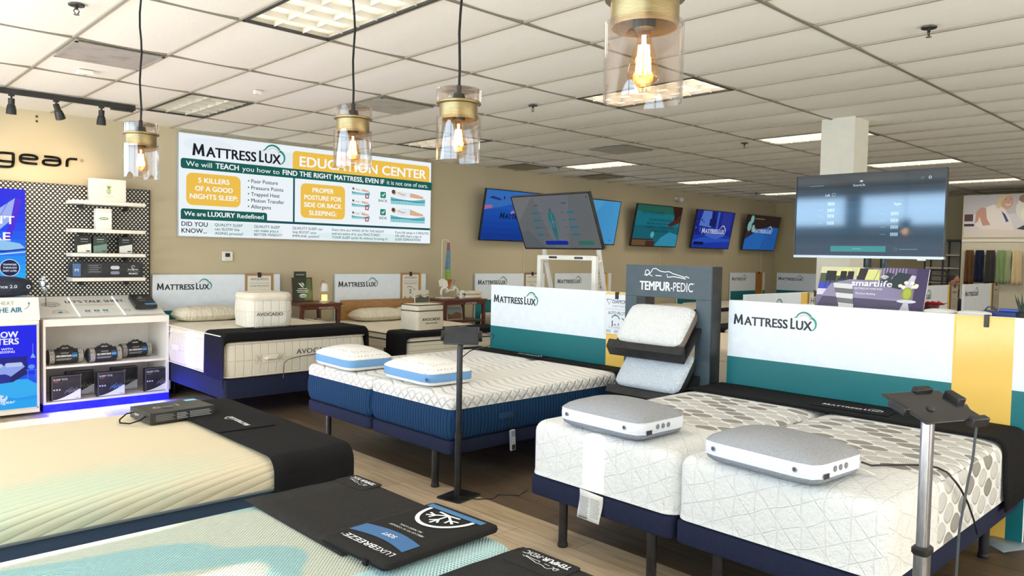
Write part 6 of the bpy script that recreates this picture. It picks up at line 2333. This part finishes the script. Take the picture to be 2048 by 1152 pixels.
p.build('printed_picture', bd, (0, 0, 0), (1, 0, 0), (0, 0, 1))

t = thing('scarf_rail', 'white wall rail holding the row of hanging scarves', 'rail', (15.53, 4.42, 1.885))
obj('rod', MB().cyl((0, 0, 0), (0, -1.6, 0), .010, n=8), plain('#d8d2c4', .4), t)
obj('rail_bracket', MB().box(0, -.03, -.01, .055, -.01, .01).box(0, -1.55, -.01, .055, -1.53, .01), plain('#d8d2c4', .4), t)
for y, w_, c, L, lb in ((4.32, .13, '#5e4028', .62, 'brown'), (4.16, .13, '#1c2338', .58, 'navy'), (3.99, .135, '#3c3a38', .60, 'charcoal'), (3.82, .13, '#7f9464', .60, 'sage green'), (3.71, .07, '#a8b088', .58, 'pale green'), (3.58, .13, '#d2bd94', .60, 'cream beige')):
    t = thing('hanging_scarf', '%s cloth hanging on the rail under the family picture' % lb, 'scarf', (15.53, y, 1.885), group='cloths hanging on the far rail')
    m = MB()
    rows = []
    for k in range(9):
        z = .018 - L * k / 8 if k else .016
        rows.append([(-.012 - .012 * math.sin(i * 1.35 + k * .15) * min(1, k * .5), -w_ / 2 * (1.0 + .22 * k / 8) + w_ * (1.0 + .22 * k / 8) * i / 10, z) for i in range(11)])
    rows.insert(0, [(.014, p_[1], .0) for p_ in rows[0]])
    rows.insert(0, [(.020, p_[1], -.30) for p_ in rows[0]])
    m.loft(rows, False, False, False)
    obj('cloth', m, fabric('scarf_' + lb.replace(' ', '_'), c, 500, .3), t, solid=.004)

t = thing('shelf_unit', 'black framed shelf unit left of the family picture wall', 'shelf unit', (16.0, 4.60, 0))
m = MB()
for y in (0, .30, .62):
    m.box(-.02, y - .015, 0, .0, y + .015, 2.11).box(.32, y - .015, 0, .34, y + .015, 2.11)
m.box(-.02, 0, 2.08, .34, .62, 2.11)
obj('frame', m, plain('#1d1a17', .5), t)
for z in (.4, .9, 1.28, 1.55, 1.80):
    obj('shelf_board', MB().box(-.015, .0, z, .335, .62, z + .025), plain('#c9c2b0', .6), t)
obj('back_panel', MB().box(.335, 0, .4, .345, .62, 2.08), plain('#a89f8c', .7), t)
t = thing('green_plant', 'small green plant standing by the black shelf unit', 'plant', (15.9, 4.75, 1.306))
m = MB()
for k in range(12):
    a = k * 2.4
    m.add([(0, 0, .02), (.05 * math.cos(a) + .015, .05 * math.sin(a), .07 + .015 * (k % 5)), (.09 * math.cos(a), .09 * math.sin(a), .09 + .02 * (k % 5)), (.05 * math.cos(a) - .015, .05 * math.sin(a) + .02, .06 + .015 * (k % 5))], [(0, 1, 2, 3)])
obj('leaves', m, plain('#6f8a3a', .6), t)
obj('pot', MB().lathe([(.001, 0), (.03, 0), (.035, .04), (.001, .038)], n=12), plain('#d6d0c2', .6), t)


def office_chair(label, x, y, rz, zs, hb):
    t = thing('office_chair', label, 'chair', (x, y, 0), (0, 0, rz))
    bk2 = plain('#151413', .5)
    m = MB()
    m.loft([rrect(.22 - i, .21 - i, .07, 4, z=z) for i, z in ((.03, zs - .05), (0, zs - .03), (0, zs), (.03, zs + .02))])
    obj('seat', m, bk2, t)
    m = MB()
    pts = [(x_, .20 - .02 * math.cos(2 * x_), z_) for x_, z_, _ in rrect(.20, hb / 2, .09, 5, 0, zs + .10 + hb / 2)]
    m.tube(pts + [pts[0]], .016, 8)
    for k in range(1, 8):
        z_ = zs + .10 + hb * k / 8
        m.box(-.185, .185, z_ - .012, .185, .195, z_ + .012)
    obj('backrest', m, bk2, t)
    obj('back_support', MB().tube([(0, .10, zs - .04), (0, .24, zs), (0, .235, zs + .25)], .02, 8), bk2, t)
    m = MB().cyl((0, 0, .08), (0, 0, zs - .04), .025, n=12)
    obj('gas_column', m, bk2, t)
    for k in range(5):
        a = 2 * PI * k / 5
        lg = obj('leg', MB().tube([(0, 0, .10), (.28 * math.cos(a), .28 * math.sin(a), .07)], [.025, .015], 8), bk2, t)
        obj('caster', MB().ico((.28 * math.cos(a), .28 * math.sin(a), .03), .03, 6), bk2, lg)
    return t


office_chair('tall black slatted chair back seen right of the lounge picture', 14.0, 4.40, R(-70), .66, .78)


def person():
    t = thing('person', 'small seated person with dark short hair, head showing above the far headboard', 'person', (13.62, 4.02, 0), (0, 0, R(-20)))
    skin, shirt, hair, trou = plain('#a9745a', .6), plain('#2b2a2e', .8), plain('#1d1714', .7), plain('#2b3040', .8)

    def skinned(name, joints, edges, mat):
        me = bpy.data.meshes.new(name)
        me.from_pydata([j[0] for j in joints], edges, [])
        o = bpy.data.objects.new(name, me)
        COL.objects.link(o)
        o.parent = t
        me.materials.append(mat)
        md = o.modifiers.new('skin', 'SKIN')
        md.use_smooth_shade = True
        for i, j in enumerate(joints):
            sv = me.skin_vertices[0].data[i]
            sv.radius = j[1] if hasattr(j[1], '__len__') else (j[1], j[1])
            sv.use_root = i == 0
        s = o.modifiers.new('sub', 'SUBSURF')
        s.levels = s.render_levels = 2
        return o
    # body: one continuous figure, seated, hands on the lap
    J = [((0, 0, .58), (.15, .10)), ((0, 0, .76), (.135, .09)), ((0, .0, .95), (.155, .095)), ((0, .01, 1.07), (.10, .07)), ((0, 0, 1.15), .052), ((0, -.01, 1.22), .05)]
    Ed = [(i, i + 1) for i in range(5)]
    for s in (-1, 1):
        b = len(J)
        J += [((s * .18, .0, 1.03), .055), ((s * .23, -.03, .80), .043), ((s * .17, -.24, .68), .034), ((s * .14, -.32, .67), (.03, .018)), ((s * .11, -.02, .55), .085), ((s * .14, -.42, .55), .06), ((s * .14, -.44, .12), .042), ((s * .14, -.46, .05), .04), ((s * .15, -.58, .03), .03)]
        Ed += [(3, b), (b, b + 1), (b + 1, b + 2), (b + 2, b + 3), (0, b + 4), (b + 4, b + 5), (b + 5, b + 6), (b + 6, b + 7), (b + 7, b + 8)]
    skinned('body', J, Ed, skin)
    J2 = [((0, 0, .62), (.165, .112)), ((0, 0, .78), (.15, .10)), ((0, 0, .95), (.168, .106)), ((0, .01, 1.075), (.112, .08))]
    E2 = [(0, 1), (1, 2), (2, 3)]
    for s in (-1, 1):
        b = len(J2)
        J2 += [((s * .18, 0, 1.03), .066), ((s * .23, -.03, .80), .053), ((s * .175, -.22, .69), .043)]
        E2 += [(3, b), (b, b + 1), (b + 1, b + 2)]
    skinned('shirt', J2, E2, shirt)
    J3 = [((0, 0, .60), (.16, .11))]
    E3 = []
    for s in (-1, 1):
        b = len(J3)
        J3 += [((s * .11, -.02, .56), .097), ((s * .14, -.42, .555), .07), ((s * .14, -.44, .12), .055)]
        E3 += [(0, b), (b, b + 1), (b + 1, b + 2)]
    skinned('trousers', J3, E3, trou)
    m = MB()
    prof = [(.05, 1.205), (.062, 1.23), (.072, 1.27), (.078, 1.32), (.079, 1.37), (.073, 1.42), (.055, 1.455), (.02, 1.47)]
    m.loft([[(r * .95 * math.cos(2 * PI * i / 24), -.015 + r * 1.18 * math.sin(2 * PI * i / 24) - (.012 if 1.22 < z < 1.3 and math.sin(2 * PI * i / 24) < -.5 else 0), z) for i in range(24)] for r, z in prof])
    m.tube([(0, -.098, 1.355), (0, -.112, 1.33), (0, -.122, 1.312), (0, -.105, 1.302)], [.007, .010, .014, .009], 8)
    for s in (-1, 1):
        m.ico((s * .078, -.005, 1.33), .024, 6, (.4, .8, 1.2))
    hd = obj('head', m, skin, t, angle=80)
    e = MB()
    for s in (-1, 1):
        e.ico((s * .030, -.097, 1.348), .011, 6, (1.2, .5, .7))
    obj('eyes', e, plain('#1c1512', .3), hd)
    e = MB().tube([(-.026, -.099, 1.275), (0, -.109, 1.273), (.026, -.099, 1.275)], [.003, .006, .003], 6)
    obj('mouth', e, plain('#7a4038', .6), hd)
    e = MB()
    for s in (-1, 1):
        e.tube([(s * .014, -.106, 1.366), (s * .032, -.104, 1.371), (s * .05, -.092, 1.365)], .004, 5)
    obj('eyebrows', e, hair, hd)
    m = MB()
    prof = [(.081, 1.31), (.087, 1.35), (.087, 1.40), (.078, 1.445), (.058, 1.475), (.02, 1.49)]
    rs = []
    for r, z in prof:
        rs.append([(r * .98 * math.cos(2 * PI * i / 24), .002 + r * 1.12 * math.sin(2 * PI * i / 24) + (.045 if z < 1.40 and math.sin(2 * PI * i / 24) < -.2 else 0), z) for i in range(24)])
    m.loft(rs)
    obj('hair', m, hair, t, angle=80)


person()
st = thing('stool', 'dark stool under the small seated person at the far right', 'stool', (13.62, 4.02, 0))
obj('seat', MB().lathe([(.001, .38), (.17, .38), (.18, .40), (.17, .42), (.001, .42)], n=20), plain('#1b1a19', .6), st)
for k in range(4):
    obj('leg', MB().cyl((.12 * math.cos(k * PI / 2 + .7), .12 * math.sin(k * PI / 2 + .7), .385), (.17 * math.cos(k * PI / 2 + .7), .17 * math.sin(k * PI / 2 + .7), 0), .015, n=8), plain('#1b1a19', .6), st)
